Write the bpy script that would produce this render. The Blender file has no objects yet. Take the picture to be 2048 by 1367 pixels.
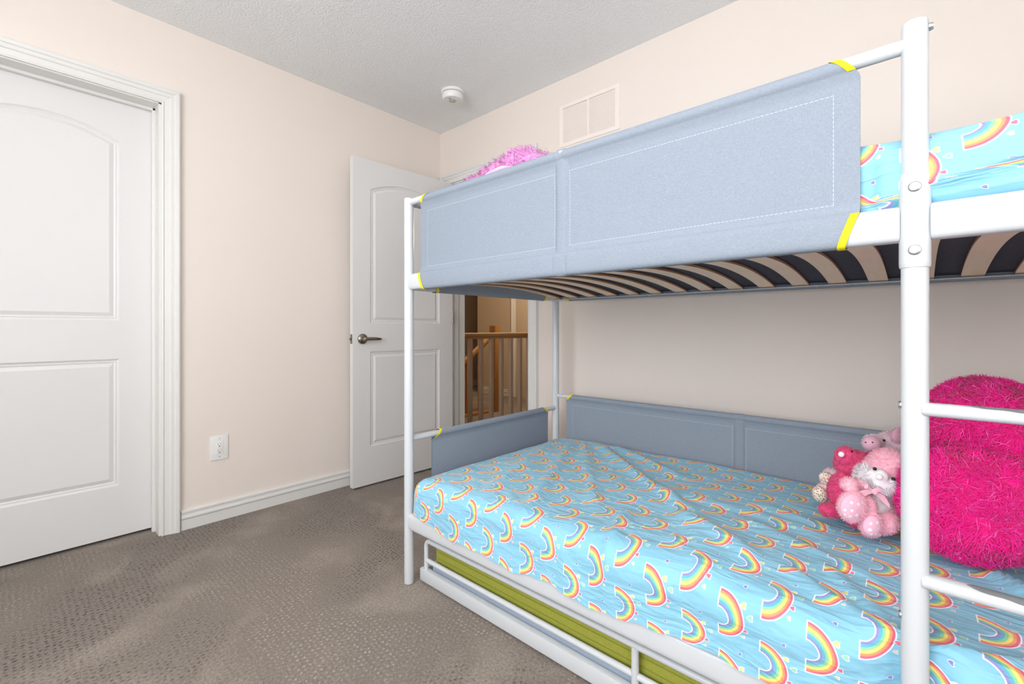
import bpy, bmesh, math, random
import numpy as np
from math import pi, sin, cos, sqrt, radians, atan2
from mathutils import Vector, Matrix, noise as mnoise

random.seed(7)
rng = np.random.default_rng(11)
scene = bpy.context.scene
COL = scene.collection

# ------------------------------------------------------------------ camera
YAW = 0.733221
cam_d = bpy.data.cameras.new('camera')
cam = bpy.data.objects.new('camera', cam_d)
COL.objects.link(cam)
cam.location = (2.680, -2.1739, 0.9794)
cam.rotation_euler = (pi / 2, 0, YAW)
cam_d.sensor_width = 36
cam_d.lens = 36 * 908.44 / 2048
cam_d.shift_y = -(683.5 - 657.68) / 2048
cam_d.clip_start = 0.02
scene.camera = cam

# ------------------------------------------------------------------ light
scene.view_settings.view_transform = 'Standard'
scene.view_settings.look = 'None'
scene.view_settings.exposure = 0.76
scene.view_settings.gamma = 1.0
scene.view_settings.use_curve_mapping = False

W = bpy.data.worlds.new('daylight'); scene.world = W; W.use_nodes = True
W.node_tree.nodes['Background'].inputs[0].default_value = (0.75, 0.87, 1.0, 1)
W.node_tree.nodes['Background'].inputs[1].default_value = 1.5


def area(name, loc, rot, sx, sy, power, col, spread=pi):
    l = bpy.data.lights.new(name, 'AREA'); l.shape = 'RECTANGLE'
    l.size = sx; l.size_y = sy; l.energy = power; l.color = col; l.spread = spread
    o = bpy.data.objects.new(name, l); COL.objects.link(o)
    o.location = loc; o.rotation_euler = rot
    return o


# daylight that comes in through the rear window and the right window
area('daylight_window', (3.80, -2.55, 1.45), (pi / 2, 0, pi / 2), 1.2, 1.25, 9, (0.91, 0.95, 1.0))
area('daylight_window', (2.1, -3.63, 1.45), (pi / 2 + .08, 0, 0), 1.6, 1.25, 34, (0.91, 0.95, 1.0))
# the bedroom's unseen ceiling lamp and the hall's ceiling lamps
def lamp_light(loc, power, col, rad):
    l = bpy.data.lights.new('ceiling_lamp_light', 'POINT'); l.energy = power; l.color = col; l.shadow_soft_size = rad
    o = bpy.data.objects.new('ceiling_lamp_light', l); COL.objects.link(o); o.location = loc
    return o
lamp_light((-0.6, 1.9, 2.15), 26, (1.0, 0.78, 0.54), 0.12)

# ------------------------------------------------------------------ helpers
def finish(name, me, mat=None, parent=None, smooth=True, angle=None):
    if mat:
        for m in (mat if isinstance(mat, (list, tuple)) else [mat]):
            me.materials.append(m)
    if smooth:
        me.shade_smooth()
        if angle is not None:
            me.set_sharp_from_angle(angle=radians(angle))
    o = bpy.data.objects.new(name, me); COL.objects.link(o)
    if parent is not None:
        o.parent = parent
    return o


class MB:
    """collects verts / faces (with a material index) of one mesh"""
    def __init__(s): s.v = []; s.f = []; s.mi = []; s.uv = None
    def add(s, vs, fs, mi=0):
        b = len(s.v); s.v.extend([tuple(map(float, v)) for v in vs])
        for f in fs:
            s.f.append(tuple(i + b for i in f)); s.mi.append(mi)
    def box(s, a, b, mi=0, bev=0):
        x0, y0, z0 = a; x1, y1, z1 = b
        x0, x1 = min(x0, x1), max(x0, x1); y0, y1 = min(y0, y1), max(y0, y1); z0, z1 = min(z0, z1), max(z0, z1)
        if bev > 0:
            bm = bmesh.new(); bmesh.ops.create_cube(bm, size=1)
            for v in bm.verts:
                v.co = Vector(((x0 + x1) / 2 + v.co.x * (x1 - x0), (y0 + y1) / 2 + v.co.y * (y1 - y0), (z0 + z1) / 2 + v.co.z * (z1 - z0)))
            bmesh.ops.bevel(bm, geom=bm.edges[:], offset=bev, segments=2, affect='EDGES', profile=0.6)
            bm.verts.ensure_lookup_table()
            s.add([v.co for v in bm.verts], [[v.index for v in f.verts] for f in bm.faces], mi); bm.free(); return
        vs = [(x0, y0, z0), (x1, y0, z0), (x1, y1, z0), (x0, y1, z0), (x0, y0, z1), (x1, y0, z1), (x1, y1, z1), (x0, y1, z1)]
        s.add(vs, [(0, 3, 2, 1), (4, 5, 6, 7), (0, 1, 5, 4), (1, 2, 6, 5), (2, 3, 7, 6), (3, 0, 4, 7)], mi)
    def tube(s, pts, ra, rb=None, n=20, cap=True, mi=0, up=(0, 0, 1), power=2.0, round_cap=0.0):
        """sweep an (super)ellipse with half sizes ra (sideways) x rb (up) along pts"""
        rb = rb or ra
        P = [Vector(p) for p in pts]; U = Vector(up)
        rings = []
        for i, p in enumerate(P):
            t = (P[min(i + 1, len(P) - 1)] - P[max(i - 1, 0)]).normalized()
            side = t.cross(U)
            if side.length < 1e-4: side = t.cross(Vector((0, 1, 0)))
            side.normalize(); u2 = side.cross(t).normalized()
            rings.append((p, side, u2, 1.0, t))
        if round_cap > 0:
            p, a, b, _, t = rings[0]; q = rings[-1]
            pre = [(p - t * 0 + t * (round_cap * (1 - sin(k * pi / 8))) , a, b, max(cos((4 - k) * pi / 8 - 0), 0.0) if False else 1, t) for k in []]
            r0 = [(p + t * round_cap * (1 - sin(k * pi / 8)), a, b, 1 - (round_cap / max(ra, rb)) * (1 - cos((k) * pi / 8)) , t) for k in (4, 3, 2, 1, 0)]
            p2, a2, b2, _, t2 = q
            r1 = [(p2 - t2 * round_cap * (1 - sin(k * pi / 8)), a2, b2, 1 - (round_cap / max(ra, rb)) * (1 - cos((k) * pi / 8)), t2) for k in (0, 1, 2, 3, 4)]
            rings = r0 + rings[1:-1] + r1
        vs = []; fs = []
        for p, a, b, k, t in rings:
            for j in range(n):
                an = 2 * pi * j / n; c, d = cos(an), sin(an)
                e = 2.0 / power
                x = math.copysign(abs(c) ** e, c) * ra * k; z = math.copysign(abs(d) ** e, d) * rb * k
                vs.append(p + a * x + b * z)
        m = len(rings)
        for i in range(m - 1):
            for j in range(n):
                fs.append((i * n + j, i * n + (j + 1) % n, (i + 1) * n + (j + 1) % n, (i + 1) * n + j))
        if cap:
            fs.append(tuple(range(n - 1, -1, -1))); fs.append(tuple((m - 1) * n + j for j in range(n)))
        s.add(vs, fs, mi)
    def lathe(s, base, prof, axis=(0, 0, 1), n=32, mi=0):
        A = Vector(axis).normalized(); B = A.orthogonal().normalized(); Cc = A.cross(B)
        vs = []; fs = []
        for r, h in prof:
            for j in range(n):
                an = 2 * pi * j / n
                vs.append(Vector(base) + A * h + (B * cos(an) + Cc * sin(an)) * max(r, 1e-5))
        for i in range(len(prof) - 1):
            for j in range(n):
                fs.append((i * n + j, i * n + (j + 1) % n, (i + 1) * n + (j + 1) % n, (i + 1) * n + j))
        fs.append(tuple(range(n - 1, -1, -1))); fs.append(tuple((len(prof) - 1) * n + j for j in range(n)))
        s.add(vs, fs, mi)
    def build(s, name, mat=None, parent=None, smooth=True, angle=35):
        me = bpy.data.meshes.new(name); me.from_pydata(s.v, [], s.f); me.update()
        if s.mi and max(s.mi) > 0: me.polygons.foreach_set('material_index', s.mi)
        bm = bmesh.new(); bm.from_mesh(me); bmesh.ops.recalc_face_normals(bm, faces=bm.faces[:]); bm.to_mesh(me); bm.free()
        return finish(name, me, mat, parent, smooth, angle)


def thing(name, label, cat, loc=(0, 0, 0), rz=0, group=None):
    o = bpy.data.objects.new(name, None); COL.objects.link(o)
    o.location = loc; o.rotation_euler = (0, 0, rz); o.empty_display_size = 0.1
    return tag(o, label, cat, group)


def tag(o, label=None, cat=None, group=None, kind=None):
    if label: o['label'] = label
    if cat: o['category'] = cat
    if group: o['group'] = group
    if kind: o['kind'] = kind
    return o


def structure(o, label, cat='structure'):
    o['kind'] = 'structure'; o['label'] = label; o['category'] = cat
    return o


# ------------------------------------------------------------------ materials
def srgb(r, g, b):
    f = lambda c: ((c / 255 + 0.055) / 1.055) ** 2.4 if c > 10 else c / 255 / 12.92
    return (f(r), f(g), f(b), 1)


class NT:
    def __init__(s, name):
        s.m = bpy.data.materials.new(name); s.m.use_nodes = True
        s.t = s.m.node_tree; s.b = s.t.nodes['Principled BSDF']
    def n(s, typ, **kw):
        nd = s.t.nodes.new(typ)
        for k, v in kw.items():
            if k.startswith('i_'):
                nd.inputs[int(k[2:])].default_value = v
            else:
                setattr(nd, k, v)
        return nd
    def l(s, a, b): s.t.links.new(a, b)
    def math(s, op, a, b=None, c=None, clamp=False):
        nd = s.t.nodes.new('ShaderNodeMath'); nd.operation = op; nd.use_clamp = clamp
        for i, v in enumerate((a, b, c)):
            if v is None: continue
            if isinstance(v, (int, float)): nd.inputs[i].default_value = v
            else: s.l(v, nd.inputs[i])
        return nd.outputs[0]
    def mixc(s, f, a, b):
        nd = s.t.nodes.new('ShaderNodeMix'); nd.data_type = 'RGBA'
        for sock, v in ((nd.inputs[0], f), (nd.inputs[6], a), (nd.inputs[7], b)):
            if isinstance(v, (int, float, tuple)): sock.default_value = v
            else: s.l(v, sock)
        return nd.outputs[2]
    def coord(s, which='Object', scale=(1, 1, 1)):
        tc = s.n('ShaderNodeTexCoord'); mp = s.n('ShaderNodeMapping'); mp.inputs[3].default_value = scale
        s.l(tc.outputs[which], mp.inputs[0]); return mp.outputs[0]
    def noise(s, vec, scale, detail=3, rough=0.5, dist=0):
        nd = s.n('ShaderNodeTexNoise'); nd.inputs['Scale'].default_value = scale; nd.inputs['Detail'].default_value = detail
        nd.inputs['Roughness'].default_value = rough; nd.inputs['Distortion'].default_value = dist
        s.l(vec, nd.inputs['Vector']); return nd
    def bump(s, h, strength=0.3, dist=0.01):
        nd = s.n('ShaderNodeBump'); nd.inputs['Strength'].default_value = strength; nd.inputs['Distance'].default_value = dist
        s.l(h, nd.inputs['Height']); s.l(nd.outputs[0], s.b.inputs['Normal']); return nd
    def set(s, col=None, rough=None, metal=None, spec=None, sheen=None):
        if col is not None: s.b.inputs['Base Color'].default_value = col
        if rough is not None: s.b.inputs['Roughness'].default_value = rough
        if metal is not None: s.b.inputs['Metallic'].default_value = metal
        if spec is not None: s.b.inputs['Specular IOR Level'].default_value = spec
        if sheen is not None: s.b.inputs['Sheen Weight'].default_value = sheen
        return s


def plain(name, col, rough=0.5, metal=0, spec=0.5, var=0.03, scale=20, bump=0.0, bscale=200, sheen=0):
    t = NT(name).set(col, rough, metal, spec, sheen)
    v = t.coord(); n = t.noise(v, scale, 3)
    d = tuple(c * (1 - var) for c in col[:3]) + (1,); e = tuple(min(c * (1 + var), 1) for c in col[:3]) + (1,)
    t.l(t.mixc(n.outputs[0], d, e), t.b.inputs['Base Color'])
    if bump:
        t.bump(t.noise(v, bscale, 4).outputs[0], bump, 0.002)
    return t.m


M_wall = plain('painted_wall', srgb(237, 226, 217), 0.75, spec=0.25, var=0.012, scale=3, bump=0.12, bscale=260)
M_hall = plain('dimmed_hall_wall_paint', srgb(206, 188, 166), 0.8, spec=0.2, var=0.02, scale=3, bump=0.1, bscale=260)  # same paint as the bedroom, its colour darkened for the dim warm hall light
M_trim = plain('white_trim_paint', srgb(229, 227, 223), 0.35, var=0.01, scale=5)
M_door = plain('white_door_paint', srgb(227, 225, 223), 0.45, var=0.012, scale=3, bump=0.08, bscale=350)
M_metal = plain('white_powder_coat', srgb(208, 211, 214), 0.28, var=0.006, scale=8)
M_steel = plain('brushed_nickel', srgb(150, 140, 128), 0.3, metal=1, var=0.1, scale=60)
M_bolt = plain('zinc_bolt', srgb(185, 190, 195), 0.3, metal=0.9, var=0.05)
M_plastic = plain('white_plastic', srgb(240, 238, 235), 0.35, var=0.01)
M_dark = plain('dark_slot', srgb(35, 32, 30), 0.8, var=0.05)
M_slotgrey = plain('grey_slot', srgb(140, 134, 130), 0.8, var=0.05)
M_yellow = plain('yellow_binding', srgb(246, 226, 10), 0.7, var=0.05, scale=300, bump=0.3, bscale=900)
M_stitch = plain('white_thread', srgb(214, 218, 224), 0.7, var=0.03)
M_grip = plain('grey_grip_tape', srgb(128, 130, 132), 0.85, var=0.05, scale=400, bump=0.3, bscale=900)
M_clear = plain('sensor_lens', srgb(190, 190, 170), 0.15, var=0.2, scale=300)


def ceiling_mat():
    t = NT('stippled_ceiling').set(srgb(246, 247, 247), 0.85, spec=0.15)
    v = t.coord()
    n = t.noise(v, 95, 3, 0.6); vo = t.n('ShaderNodeTexVoronoi'); vo.inputs['Scale'].default_value = 120; t.l(v, vo.inputs['Vector'])
    h = t.math('ADD', t.math('MULTIPLY', n.outputs[0], 1.0), t.math('MULTIPLY', vo.outputs['Distance'], -0.5))
    t.bump(h, 0.55, 0.006); return t.m
M_ceil = ceiling_mat()


def carpet_mat():
    t = NT('taupe_loop_carpet').set(srgb(150, 135, 122), 0.95, spec=0.05, sheen=0.25)
    tc = t.n('ShaderNodeTexCoord'); sep = t.n('ShaderNodeSeparateXYZ'); 
    wob = t.noise(tc.outputs['Object'], 38, 3, 0.7); 
    mixv = t.n('ShaderNodeVectorMath', operation='MULTIPLY_ADD')
    t.l(wob.outputs['Color'], mixv.inputs[0]); mixv.inputs[1].default_value = (0.013, 0.013, 0); t.l(tc.outputs['Object'], mixv.inputs[2])
    t.l(mixv.outputs[0], sep.inputs[0])
    X, Y = sep.outputs[0], sep.outputs[1]
    # rows of loops, every second row shifted by half a loop
    px, py = 0.0185, 0.0165
    ry = t.math('DIVIDE', Y, py); row = t.math('FLOOR', ry); fy = t.math('FRACT', ry)
    sh = t.math('MULTIPLY', t.math('MODULO', t.math('ABSOLUTE', row), 2.0), 0.5)
    rx = t.math('ADD', t.math('DIVIDE', X, px), sh); fx = t.math('FRACT', rx)
    cv = t.n('ShaderNodeCombineXYZ'); t.l(t.math('FLOOR', rx), cv.inputs[0]); t.l(row, cv.inputs[1])
    wn = t.n('ShaderNodeTexWhiteNoise', noise_dimensions='2D'); t.l(cv.outputs[0], wn.inputs['Vector'])
    wc = t.n('ShaderNodeSeparateXYZ'); t.l(wn.outputs['Color'], wc.inputs[0])
    ax = t.math('ADD', t.math('SUBTRACT', fx, 0.5), t.math('MULTIPLY_ADD', wc.outputs[0], 0.36, -0.18))
    ay = t.math('ADD', t.math('SUBTRACT', fy, 0.5), t.math('MULTIPLY_ADD', wc.outputs[1], 0.36, -0.18))
    d = t.math('SQRT', t.math('ADD', t.math('POWER', ax, 2.0), t.math('POWER', t.math('MULTIPLY', ay, 0.8), 2.0)))
    knot = t.math('SUBTRACT', 1.25, t.math('MULTIPLY', d, 4.2), clamp=True)    # one dimple or tuft per cell
    pile = t.noise(tc.outputs['Object'], 480, 3, 0.75); cl = t.noise(tc.outputs['Object'], 120, 3, 0.7)
    worn = t.noise(tc.outputs['Object'], 3.1, 3, 0.55, 0.4)
    wr = t.n('ShaderNodeValToRGB'); wr.color_ramp.elements[0].position = 0.50; wr.color_ramp.elements[1].position = 0.68
    t.l(worn.outputs[0], wr.inputs[0]); wv = wr.outputs[0]
    # the pile leans one way or the other: cells read as dark dimples or as pale tufts
    lean = t.noise(tc.outputs['Object'], 1.7, 2, 0.4)
    lr = t.n('ShaderNodeValToRGB'); lr.color_ramp.elements[0].position = 0.44; lr.color_ramp.elements[1].position = 0.60
    t.l(lean.outputs[0], lr.inputs[0])
    sgn = t.math('MULTIPLY_ADD', lr.outputs[0], 0.54, -0.34)
    amt = t.math('MULTIPLY', t.math('MULTIPLY', sgn, t.math('MULTIPLY_ADD', wc.outputs[2], 1.0, 0.3)), t.math('SUBTRACT', 1.0, t.math('MULTIPLY', wv, 0.75)))
    lum = t.math('ADD', t.math('MULTIPLY', pile.outputs[0], 0.85), t.math('MULTIPLY', cl.outputs[0], 0.50))
    lum = t.math('ADD', t.math('ADD', lum, t.math('MULTIPLY', knot, amt)), t.math('MULTIPLY', wv, 0.09))
    cr = t.n('ShaderNodeValToRGB'); e = cr.color_ramp.elements
    e[0].position = 0.34; e[0].color = srgb(62, 53, 47); e[1].position = 1.05; e[1].color = srgb(206, 190, 174)
    m = cr.color_ramp.elements.new(0.68); m.color = srgb(132, 119, 108)
    t.l(lum, cr.inputs[0]); t.l(cr.outputs[0], t.b.inputs['Base Color'])
    h = t.math('ADD', t.math('MULTIPLY', pile.outputs[0], 0.8), t.math('MULTIPLY', t.math('MULTIPLY', knot, amt), 3.0))
    t.bump(h, 0.8, 0.005); return t.m
M_carpet = carpet_mat()


def canvas_mat(name, a, b):
    t = NT(name).set(a, 0.85, spec=0.15)
    v = t.coord('Object', (1, 1, 1)); v1 = t.coord('Object', (150, 150, 1500)); v2 = t.coord('Object', (1500, 1500, 200))
    n1 = t.noise(v1, 1.0, 2, 0.7); n2 = t.noise(v2, 1.0, 2, 0.7)
    s = t.math('ADD', t.math('MULTIPLY', n1.outputs[0], 0.5), t.math('MULTIPLY', n2.outputs[0], 0.5))
    cr = t.n('ShaderNodeValToRGB'); cr.color_ramp.elements[0].position = 0.38; cr.color_ramp.elements[1].position = 0.62
    t.l(s, cr.inputs[0])
    t.l(t.mixc(cr.outputs[0], a, b), t.b.inputs['Base Color']); t.bump(s, 0.15, 0.0008)
    return t.m
M_canvas = canvas_mat('grey_chambray_canvas', srgb(134, 143, 155), srgb(154, 163, 175))
M_green = canvas_mat('lime_mattress_cover', srgb(146, 146, 58), srgb(168, 168, 74))
M_under = canvas_mat('charcoal_mattress_underside', srgb(66, 68, 78), srgb(84, 86, 98))
M_greyf = canvas_mat('blue_grey_underbed_canvas', srgb(150, 162, 180), srgb(170, 182, 198))
M_white_f = plain('white_mattress_ticking', srgb(235, 235, 235), 0.9)


def wood_mat(name, c1, c2, axis_scale, rough=0.5):
    t = NT(name).set(c1, rough, spec=0.3)
    v = t.coord('Object', axis_scale); n = t.noise(v, 1.0, 4, 0.6, 0.3)
    cr = t.n('ShaderNodeValToRGB'); cr.color_ramp.elements[0].position = 0.35; cr.color_ramp.elements[1].position = 0.65
    t.l(n.outputs[0], cr.inputs[0]); t.l(t.mixc(cr.outputs[0], c1, c2), t.b.inputs['Base Color']); return t.m
M_slat = wood_mat('beech_plywood_slat', srgb(250, 222, 194), srgb(252, 230, 208), (60, 6, 60))
M_slat_edge = wood_mat('slat_ply_edge', srgb(176, 128, 96), srgb(200, 150, 112), (30, 30, 600))
M_rail_wood = wood_mat('oak_handrail', srgb(172, 128, 84), srgb(190, 146, 100), (120, 6, 120))
M_post_wood = wood_mat('oak_post', srgb(166, 116, 62), srgb(186, 136, 80), (120, 120, 6))


def sheet_mat():
    """light blue cotton with rows of half-ring rainbows and tiny hearts, laid out in UV metres"""
    t = NT('rainbow_print_cotton').set(srgb(140, 205, 232), 0.75, spec=0.15, sheen=0.15)
    uvn = t.n('ShaderNodeUVMap'); uvn.uv_map = 'UVMap'
    sep = t.n('ShaderNodeSeparateXYZ'); t.l(uvn.outputs[0], sep.inputs[0])
    U, V = sep.outputs[0], sep.outputs[1]
    PU, PV = 0.160, 0.146
    base = t.mixc(t.noise(uvn.outputs[0], 6, 2).outputs[0], srgb(137, 196, 222), srgb(150, 206, 230))
    cur = base

    def cell(off_u, off_v):
        fu = t.math('MULTIPLY', t.math('SUBTRACT', t.math('FRACT', t.math('ADD', t.math('DIVIDE', U, PU), off_u)), 0.5), PU)
        fv = t.math('MULTIPLY', t.math('SUBTRACT', t.math('FRACT', t.math('ADD', t.math('DIVIDE', V, PV), off_v)), 0.5), PV)
        return fu, fv
    cols = [(232, 112, 138), (246, 164, 112), (250, 230, 128), (150, 214, 170), (108, 186, 210), (150, 150, 204)]
    for ou, ov in ((0.0, 0.0), (0.5, 0.5)):
        fu, fv = cell(ou, ov)
        fx = t.math('ADD', fu, 0.022)
        r = t.math('SQRT', t.math('ADD', t.math('POWER', fx, 2.0), t.math('POWER', fv, 2.0)))
        R1, R0, wl = 0.0485, 0.0215, 0.0022
        ramp = t.n('ShaderNodeValToRGB'); ramp.color_ramp.interpolation = 'LINEAR'
        el = ramp.color_ramp.elements
        el[0].position = 0.0; el[0].color = srgb(*cols[5]); el[1].position = 1.0; el[1].color = srgb(*cols[0])
        for k, c in enumerate((cols[5], cols[4], cols[4], cols[3], cols[3], cols[2], cols[2], cols[1], cols[1], cols[0])):
            q = el.new([0.13, 0.19, 0.30, 0.36, 0.47, 0.53, 0.66, 0.72, 0.82, 0.87][k]); q.color = srgb(*c)
        tt = t.math('DIVIDE', t.math('SUBTRACT', r, R0), R1 - R0, clamp=True)
        t.l(tt, ramp.inputs[0])
        def mask(a, b, x0):
            m1 = t.math('GREATER_THAN', r, a); m2 = t.math('LESS_THAN', r, b); m3 = t.math('GREATER_THAN', fx, x0)
            return t.math('MULTIPLY', t.math('MULTIPLY', m1, m2), m3)
        cur = t.mixc(mask(R0 - wl, R1 + wl, -wl), cur, srgb(250, 246, 252))
        cur = t.mixc(mask(R0, R1, 0.0), cur, ramp.outputs[0])
        # hearts around each rainbow
        for hx, hy, s, c in ((-0.030, 0.058, 0.0042, (238, 120, 150)), (-0.022, -0.056, 0.0046, (160, 220, 190)),
                             (-0.040, -0.008, 0.0034, (150, 136, 204)), (-0.033, 0.040, 0.0030, (250, 206, 170)), (-0.036, -0.040, 0.0046, (244, 232, 140))):
            a = t.math('DIVIDE', t.math('SUBTRACT', fv, hy), s); b = t.math('DIVIDE', t.math('SUBTRACT', fx, hx), s)
            # heart:  a^2 + (b - |a|^.6)^2 < 1
            q = t.math('SUBTRACT', b, t.math('MULTIPLY', t.math('POWER', t.math('ABSOLUTE', a), 0.67), 0.8))
            dd = t.math('ADD', t.math('POWER', a, 2.0), t.math('POWER', q, 2.0))
            cur = t.mixc(t.math('LESS_THAN', dd, 1.5), cur, srgb(226, 242, 250))
            cur = t.mixc(t.math('LESS_THAN', dd, 0.85), cur, srgb(*c))
    t.l(cur, t.b.inputs['Base Color'])
    n = t.noise(uvn.outputs[0], 9, 3, 0.5, 0.6)
    def creases(rot, sc):
        mp = t.n('ShaderNodeMapping'); mp.inputs[3].default_value = sc; mp.inputs[2].default_value = (0, 0, rot); t.l(uvn.outputs[0], mp.inputs[0])
        q = t.noise(mp.outputs[0], 1.0, 2, 0.45, 0.9)
        # thin crease lines where the noise crosses its middle
        return t.math('SUBTRACT', 1.0, t.math('MULTIPLY', t.math('ABSOLUTE', t.math('SUBTRACT', q.outputs[0], 0.5)), 9.0), clamp=True)
    c1 = creases(0.5, (5, 16, 1)); c2 = creases(-0.7, (6, 14, 1)); c3 = creases(1.5, (4, 18, 1))
    w = t.noise(uvn.outputs[0], 1500, 1)
    h = t.math('ADD', t.math('MULTIPLY', n.outputs[0], 1.6), t.math('MULTIPLY', t.math('ADD', t.math('ADD', c1, c2), c3), 0.22))
    h = t.math('ADD', h, t.math('MULTIPLY', w.outputs[0], 0.02))
    t.bump(h, 0.5, 0.012); return t.m
M_sheet = sheet_mat()


def fur_mat(name, root, tip, rough=0.8):
    t = NT(name).set(root, rough, spec=0.15, sheen=0.25)
    n = t.noise(t.coord('Object'), 90, 3, 0.7)
    cr = t.n('ShaderNodeValToRGB'); cr.color_ramp.elements[0].position = 0.35; cr.color_ramp.elements[1].position = 0.7
    t.l(n.outputs[0], cr.inputs[0]); t.l(t.mixc(cr.outputs[0], root, tip), t.b.inputs['Base Color']); return t.m


# ------------------------------------------------------------------ room shell
RX, RY, H = 3.62, -3.45, 2.44       # right wall x, rear wall y, ceiling height
WT = 0.15                            # wall thickness
DX0, DX1, DH = 0.085, 0.868, 2.045   # doorway in the back wall
CY0, CY1 = -2.452, -1.684            # closet door opening in the left wall (front of the jamb)

m = MB(); m.box((-3.2, RY - 0.2, -0.12), (RX + 0.15, 4.6, 0.0)); o = m.build('floor', M_carpet, smooth=False)
structure(o, 'taupe textured loop carpet floor', 'floor')
m = MB(); m.box((-3.2, RY - 0.2, H), (RX + 0.15, 4.6, H + 0.1)); o = m.build('ceiling', M_ceil, smooth=False)
structure(o, 'white stippled ceiling', 'ceiling')

m = MB()
m.box((-WT, RY - 0.2, 0), (0, CY0, H)); m.box((-WT, CY1, 0), (0, WT, H)); m.box((-WT, CY0, 2.057), (0, CY1, H))
o = m.build('wall_left', M_wall, smooth=False); structure(o, 'pinkish beige painted wall with the closed door', 'wall')
m = MB()
m.box((0, 0, 0), (DX0, WT, H)); m.box((DX1, 0, 0), (RX + 0.15, WT, H)); m.box((DX0, 0, DH), (DX1, WT, H))
o = m.build('wall_back', M_wall, smooth=False); structure(o, 'pinkish beige painted wall behind the bunk bed', 'wall')
m = MB(); m.box((RX, RY - 0.2, 0), (RX + 0.15, -3.15, H)); m.box((RX, -1.95, 0), (RX + .15, 0, H)); m.box((RX, -3.15, 0), (RX + .15, -1.95, .82)); m.box((RX, -3.15, 2.08), (RX + .15, -1.95, H)); o = m.build('wall_right', M_wall, smooth=False)
structure(o, 'beige wall at the head of the bed', 'wall')
m = MB(); m.box((-.85, RY - .2, 0), (-.75, .05, H)); m.box((-.75, RY - .3, 0), (-WT, RY - .2, H)); o = m.build('closet_light_block', M_wall, smooth=False); structure(o, 'unseen closet wall added behind the closed door to block outside light', 'wall')  # unseen backing walls, added to keep outside light from the door gap
# rear wall with a window
m = MB(); wins = [(1.3, 2.9)]
m.box((0, RY - WT, 0), (RX, RY, 0.82)); m.box((0, RY - WT, 2.08), (RX, RY, H))
for a, b in ((0, 1.3), (2.9, RX)): m.box((a, RY - WT, 0.82), (b, RY, 2.08))
o = m.build('wall_rear', M_wall, smooth=False); structure(o, 'beige wall with a window', 'wall')
for k, (a, b) in enumerate(wins):
    m = MB(); y = RY - 0.1
    for p, q in (((a, y, .82), (a + .05, y + .06, 2.08)), ((b - .05, y, .82), (b, y + .06, 2.08)), ((a, y, .82), (b, y + .06, .87)),
                 ((a, y, 2.03), (b, y + .06, 2.08)), (((a + b) / 2 - .02, y, .82), ((a + b) / 2 + .02, y + .06, 2.08))): m.box(p, q, bev=.004)
    m.box((a - .05, RY - .005, .785), (b + .05, RY + .06, .82), bev=.005)
    o = m.build('window_%d' % (k + 1), M_trim); structure(o, 'white framed window', 'window')

m = MB(); x = RX + .05; a, b = -3.15, -1.95
for p, q in (((x, a, .82), (x + .06, a + .05, 2.08)), ((x, b - .05, .82), (x + .06, b, 2.08)), ((x, a, .82), (x + .06, b, .87)),
             ((x, a, 2.03), (x + .06, b, 2.08)), ((x, (a + b) / 2 - .02, .82), (x + .06, (a + b) / 2 + .02, 2.08))): m.box(p, q, bev=.004)
m.box((RX - .06, a - .05, .785), (RX + .005, b + .05, .82), bev=.005)
o = m.build('window_2', M_trim); structure(o, 'white framed window', 'window')
# hall beyond the doorway
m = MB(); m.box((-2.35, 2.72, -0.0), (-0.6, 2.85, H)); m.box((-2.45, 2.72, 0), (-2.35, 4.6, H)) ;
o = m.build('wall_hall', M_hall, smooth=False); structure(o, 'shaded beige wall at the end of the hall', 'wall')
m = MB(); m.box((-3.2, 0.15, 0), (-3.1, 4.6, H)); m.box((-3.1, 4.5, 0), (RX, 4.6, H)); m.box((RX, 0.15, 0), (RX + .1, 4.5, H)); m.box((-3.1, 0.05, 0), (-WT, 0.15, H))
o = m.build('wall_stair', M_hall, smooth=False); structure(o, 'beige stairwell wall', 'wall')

# ------------------------------------------------------------------ trims
CAS = [(0, 0.0), (0, 0.012), (0.006, 0.014), (0.010, 0.010), (0.030, 0.013), (0.034, 0.017), (0.048, 0.018), (0.052, 0.022), (0.064, 0.024), (0.070, 0.022), (0.073, 0.0)]


def casing(name, a0, a1, top, tofn, mat, left=True, right=True):
    """mitred door casing; a0,a1 = inner edges along the wall, profile grows outwards; tofn(a, depth, z) -> point"""
    m = MB(); n = len(CAS)
    path = [(a0, 0.0, -1, 0), (a0, top, -1, 1), (a1, top, 1, 1), (a1, 0.0, 1, 0)]
    vs = []
    for a, z, sa, sz in path:
        for w, d in CAS: vs.append(tofn(a + sa * w, d, z + sz * w))
    fs = []
    for i in range(3):
        for j in range(n - 1):
            fs.append((i * n + j, i * n + j + 1, (i + 1) * n + j + 1, (i + 1) * n + j))
    fs += [tuple(range(n)), tuple(range(3 * n, 4 * n))]
    m.add(vs, fs)
    return m.build(name, mat, smooth=False)


o = casing('trim_1', CY0 + 0.008, CY1 - 0.002, 2.05, lambda a, d, z: (d, a, z), M_trim)
structure(o, 'stepped white casing around the closed door', 'trim')
o = casing('trim_2', DX0 - 0.002, DX1, DH - 0.004, lambda a, d, z: (a, -d, z), M_trim)
structure(o, 'white casing around the open doorway', 'trim')
o = casing('trim_3', DX0 - 0.002, DX1, DH - 0.004, lambda a, d, z: (a, WT + d, z), M_trim)
structure(o, 'white casing on the hall side of the doorway', 'trim')
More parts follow.
